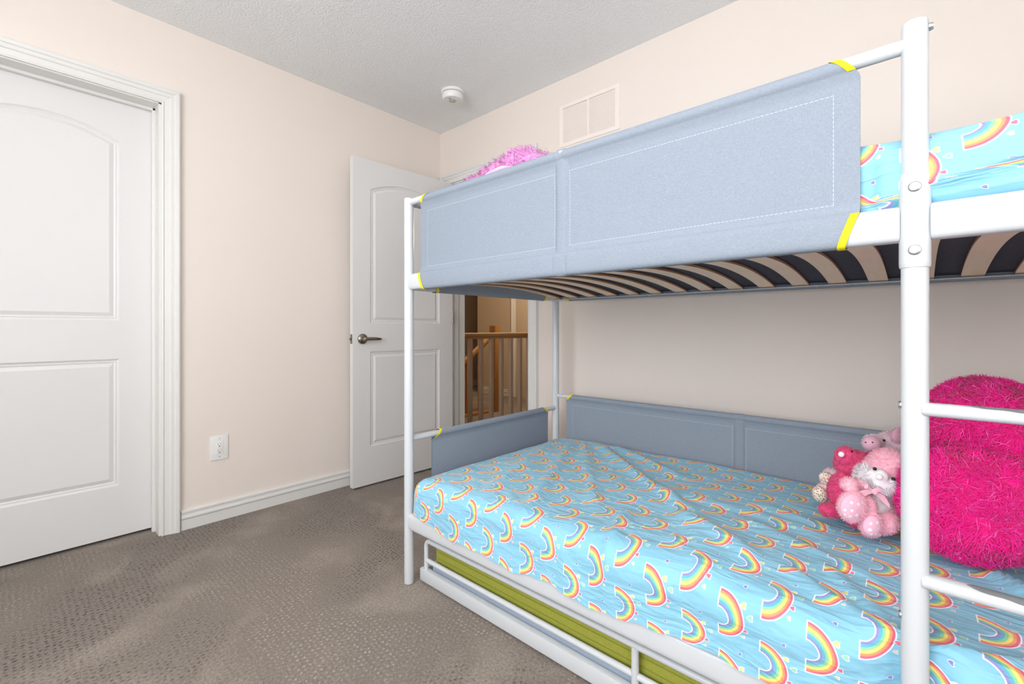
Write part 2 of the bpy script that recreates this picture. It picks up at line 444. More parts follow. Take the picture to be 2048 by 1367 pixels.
# jambs
m = MB()
m.box((-WT, CY1 - 0.012, 0), (0.0, CY1 + 0.001, 2.057)); m.box((-WT, CY0 - 0.001, 0), (0.0, CY0 + 0.012, 2.057)); m.box((-WT, CY0, 2.045), (0.0, CY1, 2.057))
m.box((-0.098, CY1 - 0.024, 0), (-0.075, CY1 - 0.010, 2.047), bev=.003); m.box((-0.098, CY0 + 0.010, 0), (-0.075, CY0 + 0.024, 2.047), bev=.003)
m.box((-0.098, CY0 + 0.01, 2.033), (-0.075, CY1 - 0.01, 2.047), bev=.003)
o = m.build('trim_4', M_trim, smooth=False); structure(o, 'white jamb of the closed door', 'trim')
m = MB()
m.box((DX0 - .001, 0, 0), (DX0 + 0.018, WT, DH)); m.box((DX1 - 0.012, 0, 0), (DX1 + .001, WT, DH)); m.box((DX0, 0, DH - 0.014), (DX1, WT, DH + .001))
m.box((DX0 + .018, 0.045, 0), (DX0 + 0.030, 0.08, DH - .012), bev=.003); m.box((DX1 - .024, 0.045, 0), (DX1 - .012, 0.08, DH - .012), bev=.003)
o = m.build('trim_5', M_trim, smooth=False); structure(o, 'white jamb of the open doorway', 'trim')

BASE = [(0, 0), (.013, 0), (.013, .050), (.0155, .052), (.0185, .057), (.0185, .064), (.0120, .069), (.0115, .078), (.0155, .082), (.0160, .091), (.011, .095), (0, .095)]


def baseboard(name, p0, p1, nrm, mat, label):
    m = MB(); vs = []
    for p in (p0, p1):
        for d, z in BASE: vs.append((p[0] + nrm[0] * d, p[1] + nrm[1] * d, z))
    n = len(BASE)
    m.add(vs, [(j, j + 1, n + j + 1, n + j) for j in range(n - 1)] + [tuple(range(n)), tuple(range(n, 2 * n))])
    o = m.build(name, mat, smooth=False); structure(o, label, 'baseboard'); return o


baseboard('baseboard_left', (0, CY1 + 0.073, 0), (0, 0, 0), (1, 0), M_trim, 'white stepped baseboard beside the closed door')
baseboard('baseboard_front', (0, RY, 0), (0, CY0 - 0.066, 0), (1, 0), M_trim, 'white baseboard left of the closed door')
baseboard('baseboard_back', (DX1 + 0.074, 0, 0), (RX, 0, 0), (0, -1), M_trim, 'white baseboard behind the bed')
baseboard('baseboard_right', (RX, 0, 0), (RX, RY, 0), (-1, 0), M_trim, 'white baseboard at the head of the bed')
baseboard('baseboard_rear', (0, RY, 0), (RX, RY, 0), (0, 1), M_trim, 'white baseboard under the windows')
baseboard('baseboard_hall', (-2.35, 2.72, 0), (-1.74, 2.72, 0), (0, -1), M_trim, 'white baseboard at the end of the hall')
baseboard('baseboard_stair', (-3.1, 0.15, 0), (-3.1, 4.5, 0), (1, 0), M_trim, 'white baseboard of the stairwell')
o = casing('trim_6', -1.66, -0.9, 2.05, lambda a, d, z: (a, 2.72 - d, z), M_trim); structure(o, 'white casing of a far hall door', 'trim')


# ------------------------------------------------------------------ moulded doors
def panel_outline(cx, hw, b, s, rise, t, N=22):
    """outline of a panel offset inwards by t: bottom b, sides, spring height s, arch rise (0 = flat top)"""
    pts = [(cx - hw + t, b + t), (cx + hw - t, b + t)]
    if rise <= 0:
        for k in range(N + 1): pts.append((cx + hw - t - (2 * (hw - t)) * k / N, s - t))
        return pts
    R = (hw * hw + rise * rise) / (2 * rise); cz = s + rise - R
    rr = R - t; w = hw - t; a = math.asin(w / rr)
    for k in range(N + 1):
        q = a - 2 * a * k / N
        pts.append((cx + rr * sin(q), cz + rr * cos(q)))
    return pts


RINGS = [(0.0, 0.0), (0.005, -0.004), (0.010, -0.0065), (0.0125, -0.0045), (0.020, -0.0075), (0.036, -0.0015), (0.039, -0.0018)]


def door_face(m, w, h, panels, place):
    bm = bmesh.new(); rect = [(0, 0), (w, 0), (w, h), (0, h)]
    def loop(pts):
        vs = [bm.verts.new((a, b, 0)) for a, b in pts]
        return [bm.edges.new((vs[i], vs[(i + 1) % len(vs)])) for i in range(len(vs))]
    ed = loop(rect)
    for p in panels: ed += loop(panel_outline(*p, 0.0))
    bmesh.ops.triangle_fill(bm, edges=ed, use_beauty=True)
    bm.verts.ensure_lookup_table()
    m.add([place(v.co.x, v.co.y, 0) for v in bm.verts], [[v.index for v in f.verts] for f in bm.faces]); bm.free()
    for p in panels:
        vs = []; n = 0
        for t, d in RINGS:
            pts = panel_outline(*p, t); n = len(pts)
            vs += [place(a, b, d) for a, b in pts]
        k = len(RINGS)
        fs = [(i * n + j, i * n + (j + 1) % n, (i + 1) * n + (j + 1) % n, (i + 1) * n + j) for i in range(k - 1) for j in range(n)]
        fs.append(tuple((k - 1) * n + j for j in range(n)))
        m.add(vs, fs)


def door_leaf(name, w, h, th, panels, mat, parent=None):
    """leaf in local x (width) / z (height); faces at y=0 and y=-th"""
    m = MB()
    door_face(m, w, h, panels, lambda a, b, d: (a, -th - d, b))
    door_face(m, w, h, panels, lambda a, b, d: (a, d, b))
    m.add([(0, 0, 0), (w, 0, 0), (w, -th, 0), (0, -th, 0), (0, 0, h), (w, 0, h), (w, -th, h), (0, -th, h)],
          [(0, 1, 2, 3), (4, 5, 6, 7), (0, 3, 7, 4), (1, 2, 6, 5)])
    o = m.build(name, mat, parent, smooth=True, angle=12)
    return o


def panels_for(w, st):
    c = w / 2; hw = w / 2 - st
    return [(c, hw, 0.235, 0.825, 0.0), (c, hw, 1.003, 1.835, 0.065)]


# closed door in the left wall
LW = CY1 - 0.012 - (CY0 + 0.012)
d1 = door_leaf('door_1', LW - 0.004, 2.025, 0.035, panels_for(LW - 0.004, 0.127), M_door)
d1.rotation_euler = (0, 0, pi / 2); d1.location = (-0.135, CY0 + 0.014, 0.016)
structure(d1, 'closed white moulded door with arched upper panel', 'door')

# open door: hinged on the left jamb of the doorway, its leaf standing before the left wall
OW, OTH = 0.765, 0.035
AO = radians(-90 + 1.6)      # direction of local +x seen from above (pointing into the room)
d2 = bpy.data.objects.new('door_2', None); COL.objects.link(d2)
d2.location = (0.118, -0.012, 0.014); d2.rotation_euler = (0, 0, AO - radians(3.6))
structure(d2, 'open white moulded door with arched upper panel and nickel lever', 'door')
leaf = door_leaf('door_leaf', OW, 2.018, OTH, panels_for(OW, 0.117), M_door, d2)
leaf.location = (0, OTH, 0)
# visible face is local y = +OTH


def lever(sign, yf):
    m = MB(); bx = OW - 0.062; z = 0.905
    m.lathe((bx, yf, z), [(0.0, 0.0), (0.031, 0.0), (0.032, 0.004), (0.031, 0.008), (0.022, 0.013), (0.014, 0.016), (0.012, 0.045), (0.008, 0.05), (0, 0.051)], (0, sign, 0), n=32)
    pts = [(bx + .004, yf + sign * 0.042, z), (bx - 0.02, yf + sign * 0.048, z + 0.001), (bx - 0.05, yf + sign * 0.05, z + 0.001), (bx - 0.08, yf + sign * 0.047, z), (bx - 0.105, yf + sign * 0.040, z - 0.002), (bx - 0.112, yf + sign * 0.038, z - 0.002)]
    P = [Vector(p) for p in pts]; rr = [0.011, 0.0105, 0.0105, 0.009, 0.006, 0.003]
    vs = []; fs = []; n = 14
    for p, r in zip(P, rr):
        for j in range(n):
            an = 2 * pi * j / n; vs.append(p + Vector((0, cos(an) * r * 0.7, sin(an) * r)))
    for i in range(len(P) - 1):
        for j in range(n): fs.append((i * n + j, i * n + (j + 1) % n, (i + 1) * n + (j + 1) % n, (i + 1) * n + j))
    fs += [tuple(range(n)), tuple((len(P) - 1) * n + j for j in range(n))]
    m.add(vs, fs)
    return m.build('door_handle', M_steel, d2, angle=50)


lever(1, OTH); lever(-1, 0.0)
m = MB(); m.box((OW - .001, .006, .876), (OW + .0015, .029, .934), bev=.0005); m.lathe((OW, .0175, .905), [(.0, 0), (.009, 0), (.009, .004), (.007, .010), (0, .0105)], (1, 0, 0), n=16)
m.build('latch', M_steel, d2)
for hz in (0.22, 1.05, 1.82):
    m = MB(); m.tube([(0.0, OTH + .003, hz - .045), (0.0, OTH + .003, hz + .045)], .006, n=12); m.box((0, OTH - .028, hz - .045), (-.0015, OTH + .004, hz + .045))
    m.build('hinge', M_steel, d2)

# ------------------------------------------------------------------ fixtures on walls and ceiling
# return-air grille
t = thing('air_vent', 'cream painted two-section return air grille high on the wall behind the bed', 'vent', (1.298, 0, 2.162))
m = MB(); w2, h2 = 0.195, 0.121
for p, q in (((-w2, -.006, -h2), (w2, 0, -h2 + .020)), ((-w2, -.006, h2 - .020), (w2, 0, h2)), ((-w2, -.006, -h2 + .020), (-w2 + .026, 0, h2 - .020)), ((w2 - .026, -.006, -h2 + .020), (w2, 0, h2 - .020)), ((-.006, -.006, -h2 + .020), (.006, 0, h2 - .020))): m.box(p, q)
M_vent = plain('grille_paint', srgb(246, 236, 228), 0.4, var=.01)
m.build('frame', M_vent, t)
m = MB(); m.box((-w2 + .02, -.0008, -h2 + .016), (w2 - .02, -.0002, h2 - .016)); m.build('duct_backing', plain('vent_backing', srgb(232, 222, 214), 0.8), t, smooth=False)
m = MB(); nl = 22
for k in range(nl):
    z = -h2 + .024 + (2 * h2 - .048) * k / (nl - 1)
    for a, b in ((-w2 + .024, -.005), (.005, w2 - .024)):
        m.add([(a, -.0010, z - .0035), (b, -.0010, z - .0035), (b, -.0052, z + .0018), (a, -.0052, z + .0018), (a, -.0010, z - .0027), (b, -.0010, z - .0027), (b, -.0045, z + .0024), (a, -.0045, z + .0024)],
              [(0, 1, 2, 3), (4, 7, 6, 5), (3, 2, 6, 7), (0, 4, 5, 1), (0, 3, 7, 4), (1, 5, 6, 2)])
m.build('louvre', M_vent, t, smooth=False)
for sx in (-1, 1):
    m = MB(); m.lathe((sx * (w2 - .012), -.006, 0), [(0, 0), (.0035, 0), (.003, .0015), (0, .002)], (0, -1, 0), n=12); m.build('screw', M_plastic, t)

# smoke detector
t = thing('smoke_detector', 'round white smoke detector on the ceiling near the corner', 'smoke detector', (0.532, -0.336, H))
m = MB(); m.lathe((0, 0, 0), [(0, 0), (.071, 0), (.071, -.008), (.066, -.014), (0, -.014)], n=48); m.build('base_plate', M_plastic, t)
m = MB(); m.lathe((0, 0, -.014), [(0, 0), (.061, 0), (.061, -.004), (0, -.004)], n=48); m.build('air_slot', M_slotgrey, t)
m = MB(); m.lathe((0, 0, -.018), [(0, 0), (.065, 0), (.0655, -.006), (.064, -.026), (.058, -.034), (.024, -.037), (.022, -.034), (0, -.034)], n=48); m.build('housing', M_plastic, t)
m = MB(); m.lathe((0, 0, -.050), [(0, 0), (.019, 0), (.018, -.006), (.010, -.010), (0, -.011)], n=24); m.build('lens', M_clear, t)
m = MB(); m.lathe((.012, -.034, -.0535), [(0, 0), (.005, 0), (.0045, -.003), (0, -.003)], n=16); m.build('test_button', M_slotgrey, t)

# outlet
t = thing('wall_outlet', 'white duplex power outlet low on the wall beside the closed door', 'power outlet', (0, -1.447, 0.372))
m = MB(); m.box((0, -.040, -.062), (.006, .040, .062), bev=.0025); m.build('cover_plate', M_plastic, t)
m = MB(); m.box((.0045, -.0165, -.033), (.0075, .0165, .033), bev=.0008); m.build('receptacle', M_plastic, t)
for dz in (.0125, -.0195):
    for a, b, c, e in ((-.0075, -.0055, .002, .011), (.0055, .0070, .003, .010)):
        m = MB(); m.box((.0070, a, dz + c), (.0079, b, dz + e)); m.build('blade_slot', M_slotgrey, t, smooth=False)
    m = MB(); m.lathe((.0072, 0, dz - .005), [(0, 0), (.0026, 0), (.0026, .0009), (0, .0009)], (1, 0, 0), n=12); m.build('ground_hole', M_dark, t, smooth=False)
for z in (-.047, .047):
    m = MB(); m.lathe((.0056, 0, z), [(0, 0), (.0028, 0), (.0024, .0012), (0, .0014)], (1, 0, 0), n=12); m.build('screw', M_bolt, t)

# unseen bedroom lamp: low globe pendant, shaped and placed to brighten ceiling and walls
M_glow = NT('frosted_lamp_glass').set(srgb(255, 248, 235), 0.4); M_glow.b.inputs['Emission Color'].default_value = (1, .89, .74, 1); M_glow.b.inputs['Emission Strength'].default_value = 17
t = thing('unseen_pendant_lamp', 'unseen frosted glass globe pendant lamp, hung low to brighten the bedroom ceiling and walls', 'lamp', (2.70, -2.75, H))
m = MB(); m.lathe((0, 0, 0), [(0, 0), (.06, 0), (.055, -.025), (0, -.025)], n=32); m.build('ceiling_cup', M_steel, t)
m = MB(); m.tube([(0, 0, -.02), (0, 0, -.12), (0, 0, -.27)], .006, n=12); m.build('rod', M_steel, t)
m = MB(); m.lathe((0, 0, -.40), [(.14 * sin(pi * q / 16), .14 * cos(pi * q / 16)) for q in range(0, 17)], n=32); m.build('globe', M_glow.m, t)

# ------------------------------------------------------------------ hall stair railing
t = thing('stair_railing', 'oak landing railing with square balusters seen through the doorway', 'railing', (-0.25, 0, 0))
m = MB(); m.tube([(0, .17, .925), (0, 2.2, .925)], .028, .022, n=20, power=3); m.box((-.018, .17, .892), (.018, 2.2, .906), bev=.002)
m.build('handrail', M_rail_wood, t)
m = MB(); m.box((-.03, .17, 0.0), (.03, 2.2, .03), bev=.003); m.build('bottom_rail', M_rail_wood, t)
M_bal = wood_mat('cool_lit_oak_baluster', srgb(176, 156, 138), srgb(190, 170, 152), (120, 120, 6))  # oak colour greyed to imitate cool room light on the balusters
bal_me = None
for k in range(15):
    y = 0.265 + .1325 * k
    if bal_me is None:
        m = MB(); m.box((-.017, -.017, .03), (.017, .017, .895), bev=.002); b = m.build('baluster', M_bal, t); bal_me = b
    else:
        b = bal_me.copy(); COL.objects.link(b)
    b.parent = t; b.location = (0, y, 0)
t = thing('newel_post', 'square oak newel post with the sloping stair handrail behind the landing railing', 'post', (-1.10, 1.72, 0))
m = MB(); m.box((-.047, -.047, 0), (.047, .047, 1.02), bev=.004); m.build('post', M_post_wood, t)
m = MB(); m.tube([(-.02, -.03, .90), (-.02, -1.45, -.02)], .026, .032, n=16, power=3); m.build('handrail', M_post_wood, t)
m = MB(); m.box((-.03, -1.4, 0), (.03, .02, .03), bev=.003); m.build('bottom_rail', M_post_wood, t)
for k in range(3):
    m = MB(); z1 = .90 - .65 * (.22 + .2 * k); m.box((-.037, -.05 - .2 - .2 * k, .03), (-.003, -.016 - .2 - .2 * k, z1), bev=.002); m.build('baluster', M_post_wood, t)

# ------------------------------------------------------------------ bunk bed
BX0, BX1 = 1.211, 3.262      # end posts
BYF, BYB = -1.137, -0.19     # front / back posts
LX = 2.672                   # ladder post
UR, UG = 1.160, 1.460        # upper side rail centre, guard rail centre
LR = 0.243                   # lower side rail centre
LG = 0.622                   # lower back guard
LE = 0.556                   # lower end guard
bed = thing('bunk_bed', 'white tubular steel bunk bed with grey canvas guards along the back wall', 'bunk bed', (0, 0, 0))
PR = 0.0185


def tubepart(name, pts, ra, rb=None, power=2.0, rc=0.0, n=24, mat=None, up=(0, 0, 1)):
    m = MB(); m.tube(pts, ra, rb, n=n, power=power, round_cap=rc, up=up); return m.build(name, mat or M_metal, bed, angle=40)


def roundpts(p0, p1, p2, r, k=8):
    """corner p1 rounded with radius r"""
    p0, p1, p2 = Vector(p0), Vector(p1), Vector(p2)
    a = p1 + (p0 - p1).normalized() * r; b = p1 + (p2 - p1).normalized() * r
    return [a.lerp(p1, t).lerp(p1.lerp(b, t), t) for t in [i / k for i in range(k + 1)]]


for x, y, top in ((BX0, BYF, 1.483), (BX0, BYB, 1.483), (BX1, BYF, 1.50), (BX1, BYB, 1.483)):
    p = tubepart('corner_post', [(x, y, 0.001), (x, y, 0.3), (x, y, top)], PR, rc=.004)
tubepart('ladder_post', [(LX, BYF, 0.001), (LX, BYF, .4), (LX, BYF, 1.10)], PR, rc=.003)
tubepart('ladder_post', [(LX, BYF, 1.20), (LX, BYF, 1.3), (LX, BYF, 1.502)], .0180, rc=.003)
# sleeve joining the two halves of the ladder post
m = MB()
prof = [(.0182, 1.083), (.0198, 1.0835), (.0208, 1.086), (.0211, 1.092), (.0211, 1.228), (.0206, 1.236), (.0192, 1.242), (.0182, 1.245)]
m.lathe((LX, BYF, 0), prof, n=32); m.build('post_sleeve', M_metal, bed, angle=50)
# side rails
for y in (BYF, BYB):
    tubepart('side_rail', [(BX0 + .012, y, UR), (LX, y, UR), (BX1 - .012, y, UR)], .0165, .0305, power=3.2) if y == BYB else None
for a, b in ((BX0 + .012, LX - .019), (LX + .0195, BX1 - .012)):
    tubepart('side_rail', [(a, BYF, UR), ((a + b) / 2, BYF, UR), (b, BYF, UR)], .0165, .0305, power=3.2, rc=.004)
for y in (BYF, BYB):
    tubepart('side_rail', [(BX0 + .012, y, LR), (LX, y, LR), (BX1 - .012, y, LR)], .0150, .031, power=3.2)
    m = MB(); s = 1 if y == BYF else -1
    m.box((BX0 + .02, y + s * .0162, LR - .034), (BX1 - .02, y + s * .046, LR - .030)); m.build('slat_ledge', M_metal, bed)
    m = MB(); m.box((BX0 + .02, y + s * .0162, UR - .026), (BX1 - .02, y + s * .040, UR - .0235)); m.build('slat_ledge', M_metal, bed)
# end rails
for x in (BX0, BX1):
    for z, r1, r2, pw in ((UR, .0165, .0305, 3.2), (UG + .006, .0125, .0125, 2), (LR, .015, .031, 3.2), (LE if x == BX0 else .75, .0115, .0115, 2)):
        tubepart('end_rail', [(x, BYF + .012, z), (x, (BYF + BYB) / 2, z), (x, BYB - .012, z)], r1, r2, power=pw)
# guard rails
tubepart('guard_rail', [(BX0 + .012, BYF, UG + .006), (2, BYF, UG + .006), (LX - .014, BYF, UG + .006)], .0125)
tubepart('guard_rail', [(BX0 + .012, BYB, UG + .006), (2, BYB, UG + .006), (BX1 - .012, BYB, UG + .006)], .0125)
tubepart('guard_rail', [(BX0 + .012, BYB, LG), (2, BYB, LG), (BX1 - .012, BYB, LG)], .0105)
for x, y, z0, z1, in ((1.936, BYF, UR + .02, UG), (2.0, BYB, UR + .02, UG), (2.13, BYB, LR + .02, LG)):
    tubepart('guard_upright', [(x, y, z0), (x, y, (z0 + z1) / 2), (x, y, z1)], .0055, n=16)
# ladder rungs
for z in (.27, .557, .845):
    r = tubepart('ladder_rung', [(LX + .008, BYF - .004, z), (2.95, BYF - .004, z), (BX1 - .008, BYF - .004, z)], .0165, .0112, power=2.4, rc=.003)
    m = MB(); a, b = LX + .062, BX1 - .062; n = 60; vs = []; fs = []
    for i in range(n + 1):
        q = i / n; x = a + (b - a) * q; e = min(q, 1 - q) * (b - a)
        w = .0125 * min(1.0, sqrt(max(e, 0) / .03)) + .0015 * sin(q * 60)
        w = max(w, .0005)
        for j in range(5):
            yy = -w + 2 * w * j / 4; zz = z + .0112 * (1 - abs(yy / .0165) ** 2.4) ** (1 / 2.4) + .0006
            vs.append((x, BYF - .004 + yy, zz))
    for i in range(n):
        for j in range(4): fs.append((i * 5 + j, i * 5 + j + 1, (i + 1) * 5 + j + 1, (i + 1) * 5 + j))
    m.add(vs, fs); g = m.build('grip_strip', M_grip, r)
    g['label'] = 'grey anti-slip strip'
# bolts
def bolt(p, ax, r=.006, h=.004, socket=True):
    m = MB(); m.lathe(p, [(0, 0), (r, 0), (r, h * .4), (r * .8, h), (r * .42, h), (r * .40, h * .5), (0, h * .5)], ax, n=20); b = m.build('bolt', M_bolt, bed, angle=40)
    return b
for z in (1.137, .556, .262): bolt((BX0 - PR + .001, BYF, z), (-1, 0, 0), .0065, .006)
for z in (1.218, 1.112): bolt((LX, BYF - .0208, z), (0, -1, 0), .0088, .0022)
for z in (.848, .485): bolt((LX - PR + .001, BYF, z), (-1, 0, 0), .007, .004)
bolt((LX + .0175, BYF, 1.487), (1, 0, 0), .0065, .006)
bolt((LX, BYB + .0, UR - .029), (0, 0, -1), .005, .003)
for x in (1.30, 1.76, 2.40): bolt((x, BYB - .03, UR - .026), (0, 0, -1), .005, .003)
for z in (1.468, .622): bolt((BX0 - PR + .001, BYB, z), (-1, 0, 0), .006, .004)

# sprung slats of the upper bunk (bowed up in the middle)
slat0 = None
SY0, SY1 = BYF + .020, BYB - .020
def slat_z(y, base=UR - .0225, bow=.036):
    q = (y - SY0) / (SY1 - SY0); return base + bow * (1 - (2 * q - 1) ** 2)
for k in range(18):
    x = 1.2415 + .1110 * k
    if x > BX1 - .03: continue
    if slat0 is None:
        n = 28; hw = .0255; th = .007; vs = []; fs = []; mi = []
        for i in range(n + 1):
            y = SY0 + (SY1 - SY0) * i / n; z = slat_z(y)
            vs += [(-hw, y, z), (hw, y, z), (hw, y, z + th), (-hw, y, z + th)]
        m = MB()
        for i in range(n):
            a = 4 * i; b = a + 4
            fs += [(a, a + 1, b + 1, b), (a + 2, a + 3, b + 3, b + 2)]
        m.add(vs, fs); f2 = []
        for i in range(n):
            a = 4 * i; b = a + 4
            f2 += [(a + 1, a + 2, b + 2, b + 1), (a + 3, a, b, b + 3)]
        f2 += [(0, 3, 2, 1), (4 * n, 4 * n + 1, 4 * n + 2, 4 * n + 3)]
        for f in f2: m.f.append(f); m.mi.append(1)
        slat0 = m.build('slat', [M_slat, M_slat_edge], bed, smooth=False); s = slat0
    else:
        s = slat0.copy(); COL.objects.link(s); s.parent = bed
    s.location = (x, 0, 0)


# canvas guards: a sleeve round the top tube, flat cloth, a sleeve round the bottom rail
def guard_panel(name, P0, along, L, zb, zt, rt, rail=None, mids=(), zcut=None, label=None):
    """P0 = start on the rail's axis; along = unit (x,y); zb = rail centre or lower edge; zt = top tube centre
    rail = (half width, half height) of the bottom rail it wraps, or None where it runs down behind the mattress"""
    al = Vector((along[0], along[1], 0)); nr = Vector((along[1], -along[0], 0))   # nr = front normal
    rw, rh = rail if rail else (0, 0)
    zlo = zb - rh - .0025 if rail else zb
    ztop = zt + rt
    def halfw(z, s):
        w = .0022
        if z > zt - rt:                      # top sleeve
            q = (z - zt) / rt; c = rt * sqrt(max(1 - min(q * q, 1), 0)); 
            if z >= zt: w = max(c, .0003)
            else: w = max(w, c)
        # cloth leaves the tube tangentially
        if zt - 3.0 * rt < z < zt:
            q = (zt - z) / (3.0 * rt); w = max(w, rt * (1 - q) ** 1.7)
        if rail:
            hz = rh + .0025; hwid = rw + .0025
            q = (z - zb) / hz
            if abs(q) <= 1: w = max(w, hwid * (1 - abs(q) ** 3.4) ** (1 / 3.4))
            if zb < z < zb + hz + .030:
                w = max(w, .0022 + (hwid - .0022) * max(0, 1 - (z - zb - hz * .6) / (hz * .4 + .016)) ** 1.5 if z > zb + hz * .6 else w)
        for ms in mids:
            dd = abs(s - ms)
            if dd < .020: w = max(w, .0022 + .0085 * (1 - (dd / .020) ** 2) ** .5)
            elif dd < .024: w = w * .9
        return w
    def cut(z):                              # how far the hem of the end is set back
        c = 0
        if z > zt - .022: c = .036 * min((z - zt + .022) / (rt + .022), 1) ** 1.2
        if rail and z < zb + rh: c = max(c, .022 * min((zb + rh - z) / (2 * rh), 1))
        return c
    def zs_list():
        z = set()
        for k in range(13): z.add(round(zt + rt * sin(-pi / 2 + pi * k / 12), 5))
        for k in range(8): z.add(round(zt - rt - 2 * rt * k / 7, 5))
        if rail:
            for k in range(19): z.add(round(zb + (rh + .0025) * sin(-pi / 2 + pi * k / 18), 5))
            for k in range(8): z.add(round(zb + rh + .0025 + .03 * k / 7, 5))
        z.add(round(zlo, 5))
        lo = zb + rh + .035 if rail else zlo
        k = lo
        while k < zt - 3 * rt: z.add(round(k, 5)); k += .03
        return sorted(q for q in z if zlo - 1e-6 <= q <= ztop + 1e-6)
    Z = zs_list()
    S = set(np.round(np.linspace(0, L, max(int(L / .05), 4)), 4).tolist())
    for ms in mids:
        for k in range(-8, 9): S.add(round(ms + .003 * k, 4))
        S.add(round(ms - .03, 4)); S.add(round(ms + .03, 4))
    S = sorted(S)
    def pos(s, z, side, extra=0.0, endshift=0.0):
        c = cut(z); ss = (c + endshift) + (L - 2 * (c + endshift)) * (s / L)
        dent = 0
        for ms in mids:
            if z >= zt - rt and abs(s - ms) < .02: extra -= .0025 * (1 - abs(s - ms) / .02)
        w = halfw(z, s) + extra
        # the cloth dips slightly between the rails
        flat = max(0, min((z - zb - rh - .03) / .05, (zt - 3 * rt - z) / .05, 1))
        sag = .002 * flat * sin(pi * min(max(s / L, 0), 1)) if rail else 0
        zz = z
        if extra > 0 and z > zt: zz = z + extra
        if extra > 0 and rail and z < zb - rh * .6: zz = z - extra
        p = Vector(P0) + al * ss + nr * (side * w - sag); p.z = zz
        return p
    m = MB()
    ring = [(z, 1) for z in Z] + [(z, -1) for z in reversed(Z)]
    n = len(ring); vs = []; fs = []
    for s in S:
        for z, sd in ring: vs.append(pos(s, z, sd))
    for i in range(len(S) - 1):
        for j in range(n): fs.append((i * n + j, i * n + (j + 1) % n, (i + 1) * n + (j + 1) % n, (i + 1) * n + j))
    m.add(vs, fs); pn = m.build(name, M_canvas, bed, angle=60)
    if label: pn['label'] = label
    # yellow binding at the four sleeve ends
    def binding(end, lo, hi):
        b = MB(); zz = [z for z in Z if lo <= z <= hi]
        rg = [(z, 1) for z in zz] + [(z, -1) for z in reversed(zz)]
        closed = hi >= ztop - 1e-4 and False
        vs = []; fs = []
        for q in (0.0, .5, 1.0):
            for z, sd in rg:
                p = pos(0 if end == 0 else L, z, sd, .0012)
                p = p + al * ((-.001 + .013 * q) * (1 if end == 0 else -1)); vs.append(p)
        n2 = len(rg)
        for i in range(2):
            for j in range(n2 - 1): fs.append((i * n2 + j, i * n2 + j + 1, (i + 1) * n2 + j + 1, (i + 1) * n2 + j))
            if lo <= zlo + 1e-4: fs.append((i * n2 + n2 - 1, i * n2, (i + 1) * n2, (i + 1) * n2 + n2 - 1))
        b.add(vs, fs); k = b.build('binding', M_yellow, pn, angle=60); k['label'] = 'yellow edge binding'
    for e in (0, 1):
        binding(e, zt - .014, ztop)
        if rail: binding(e, zlo, zb + rh * .95)
    # stitching
    secs = [MB() for _ in range(len(mids) + 1)]
    def sec(q): return secs[sum(q > ms for ms in mids)]
    zst = zt - 3 * rt - .001; zsb = zb + rh + .020 if rail else zlo + .02
    def dash_h(s0, s1, z):
        s = s0
        while s < s1:
            if not any(abs(s - ms) < .018 for ms in mids):
                p = pos(s, z, 1, .0004); q = pos(min(s + .006, s1), z, 1, .0004)
                sec(s).add([p + Vector((0, 0, -.0004)), q + Vector((0, 0, -.0004)), q + Vector((0, 0, .0004)), p + Vector((0, 0, .0004))], [(0, 1, 2, 3)])
            s += .0085
    def dash_v(s, z0, z1):
        z = z0
        while z < z1:
            p = pos(s, z, 1, .0004); q = pos(s, min(z + .006, z1), 1, .0004)
            sec(s).add([p - al * .0004, p + al * .0004, q + al * .0004, q - al * .0004], [(0, 1, 2, 3)])
            z += .0085
    dash_h(.04, L - .04, zst); dash_h(.04, L - .04, zsb)
    dash_v(.04, zsb, zst); dash_v(L - .04, zsb, zst)
    for ms in mids: dash_v(ms - .026, zsb, zst); dash_v(ms + .026, zsb, zst)
    for st in secs: st.build('stitching', M_stitch, pn, smooth=False)
    return pn


guard_panel('canvas_guard', (1.290, BYF, 0), (1, 0), 2.598 - 1.290, UR, UG + .003, .0155, (.0165, .0305), (1.936 - 1.290,), label='pale grey canvas guard facing the room')
guard_panel('canvas_guard', (BX0, BYB - .085, 0), (0, -1), .76, UR, UG + .003, .0155, (.0165, .0305), (), label='grey canvas guard at the foot of the upper bunk')
guard_panel('canvas_guard', (1.275, BYB, 0), (1, 0), 1.93, UR, UG + .003, .0155, (.0165, .0305), (.72,), label='grey canvas guard along the wall of the upper bunk')
guard_panel('canvas_guard', (BX0, BYB - .072, 0), (0, -1), .765, .24, LE, .0140, None, (), label='blue-grey canvas guard at the foot of the lower bunk')
guard_panel('canvas_guard', (1.282, BYB, 0), (1, 0), 1.92, .25, LG, .0135, None, (2.133 - 1.282,), label='blue-grey canvas guard along the wall of the lower bunk')

# ------------------------------------------------------------------ mattresses and sheets
def ridge(x, y, ax, ay, bx, by, w, h, taper=.12):
    """height of a fold running from a to b"""
    dx, dy = bx - ax, by - ay; L2 = dx * dx + dy * dy; t = ((x - ax) * dx + (y - ay) * dy) / L2
    tc = min(max(t, 0), 1); d = math.hypot(x - ax - tc * dx, y - ay - tc * dy)
    e = min(tc, 1 - tc); f = min(1, (e + .02) / taper)
    return h * math.exp(-(d / w) ** 2) * f


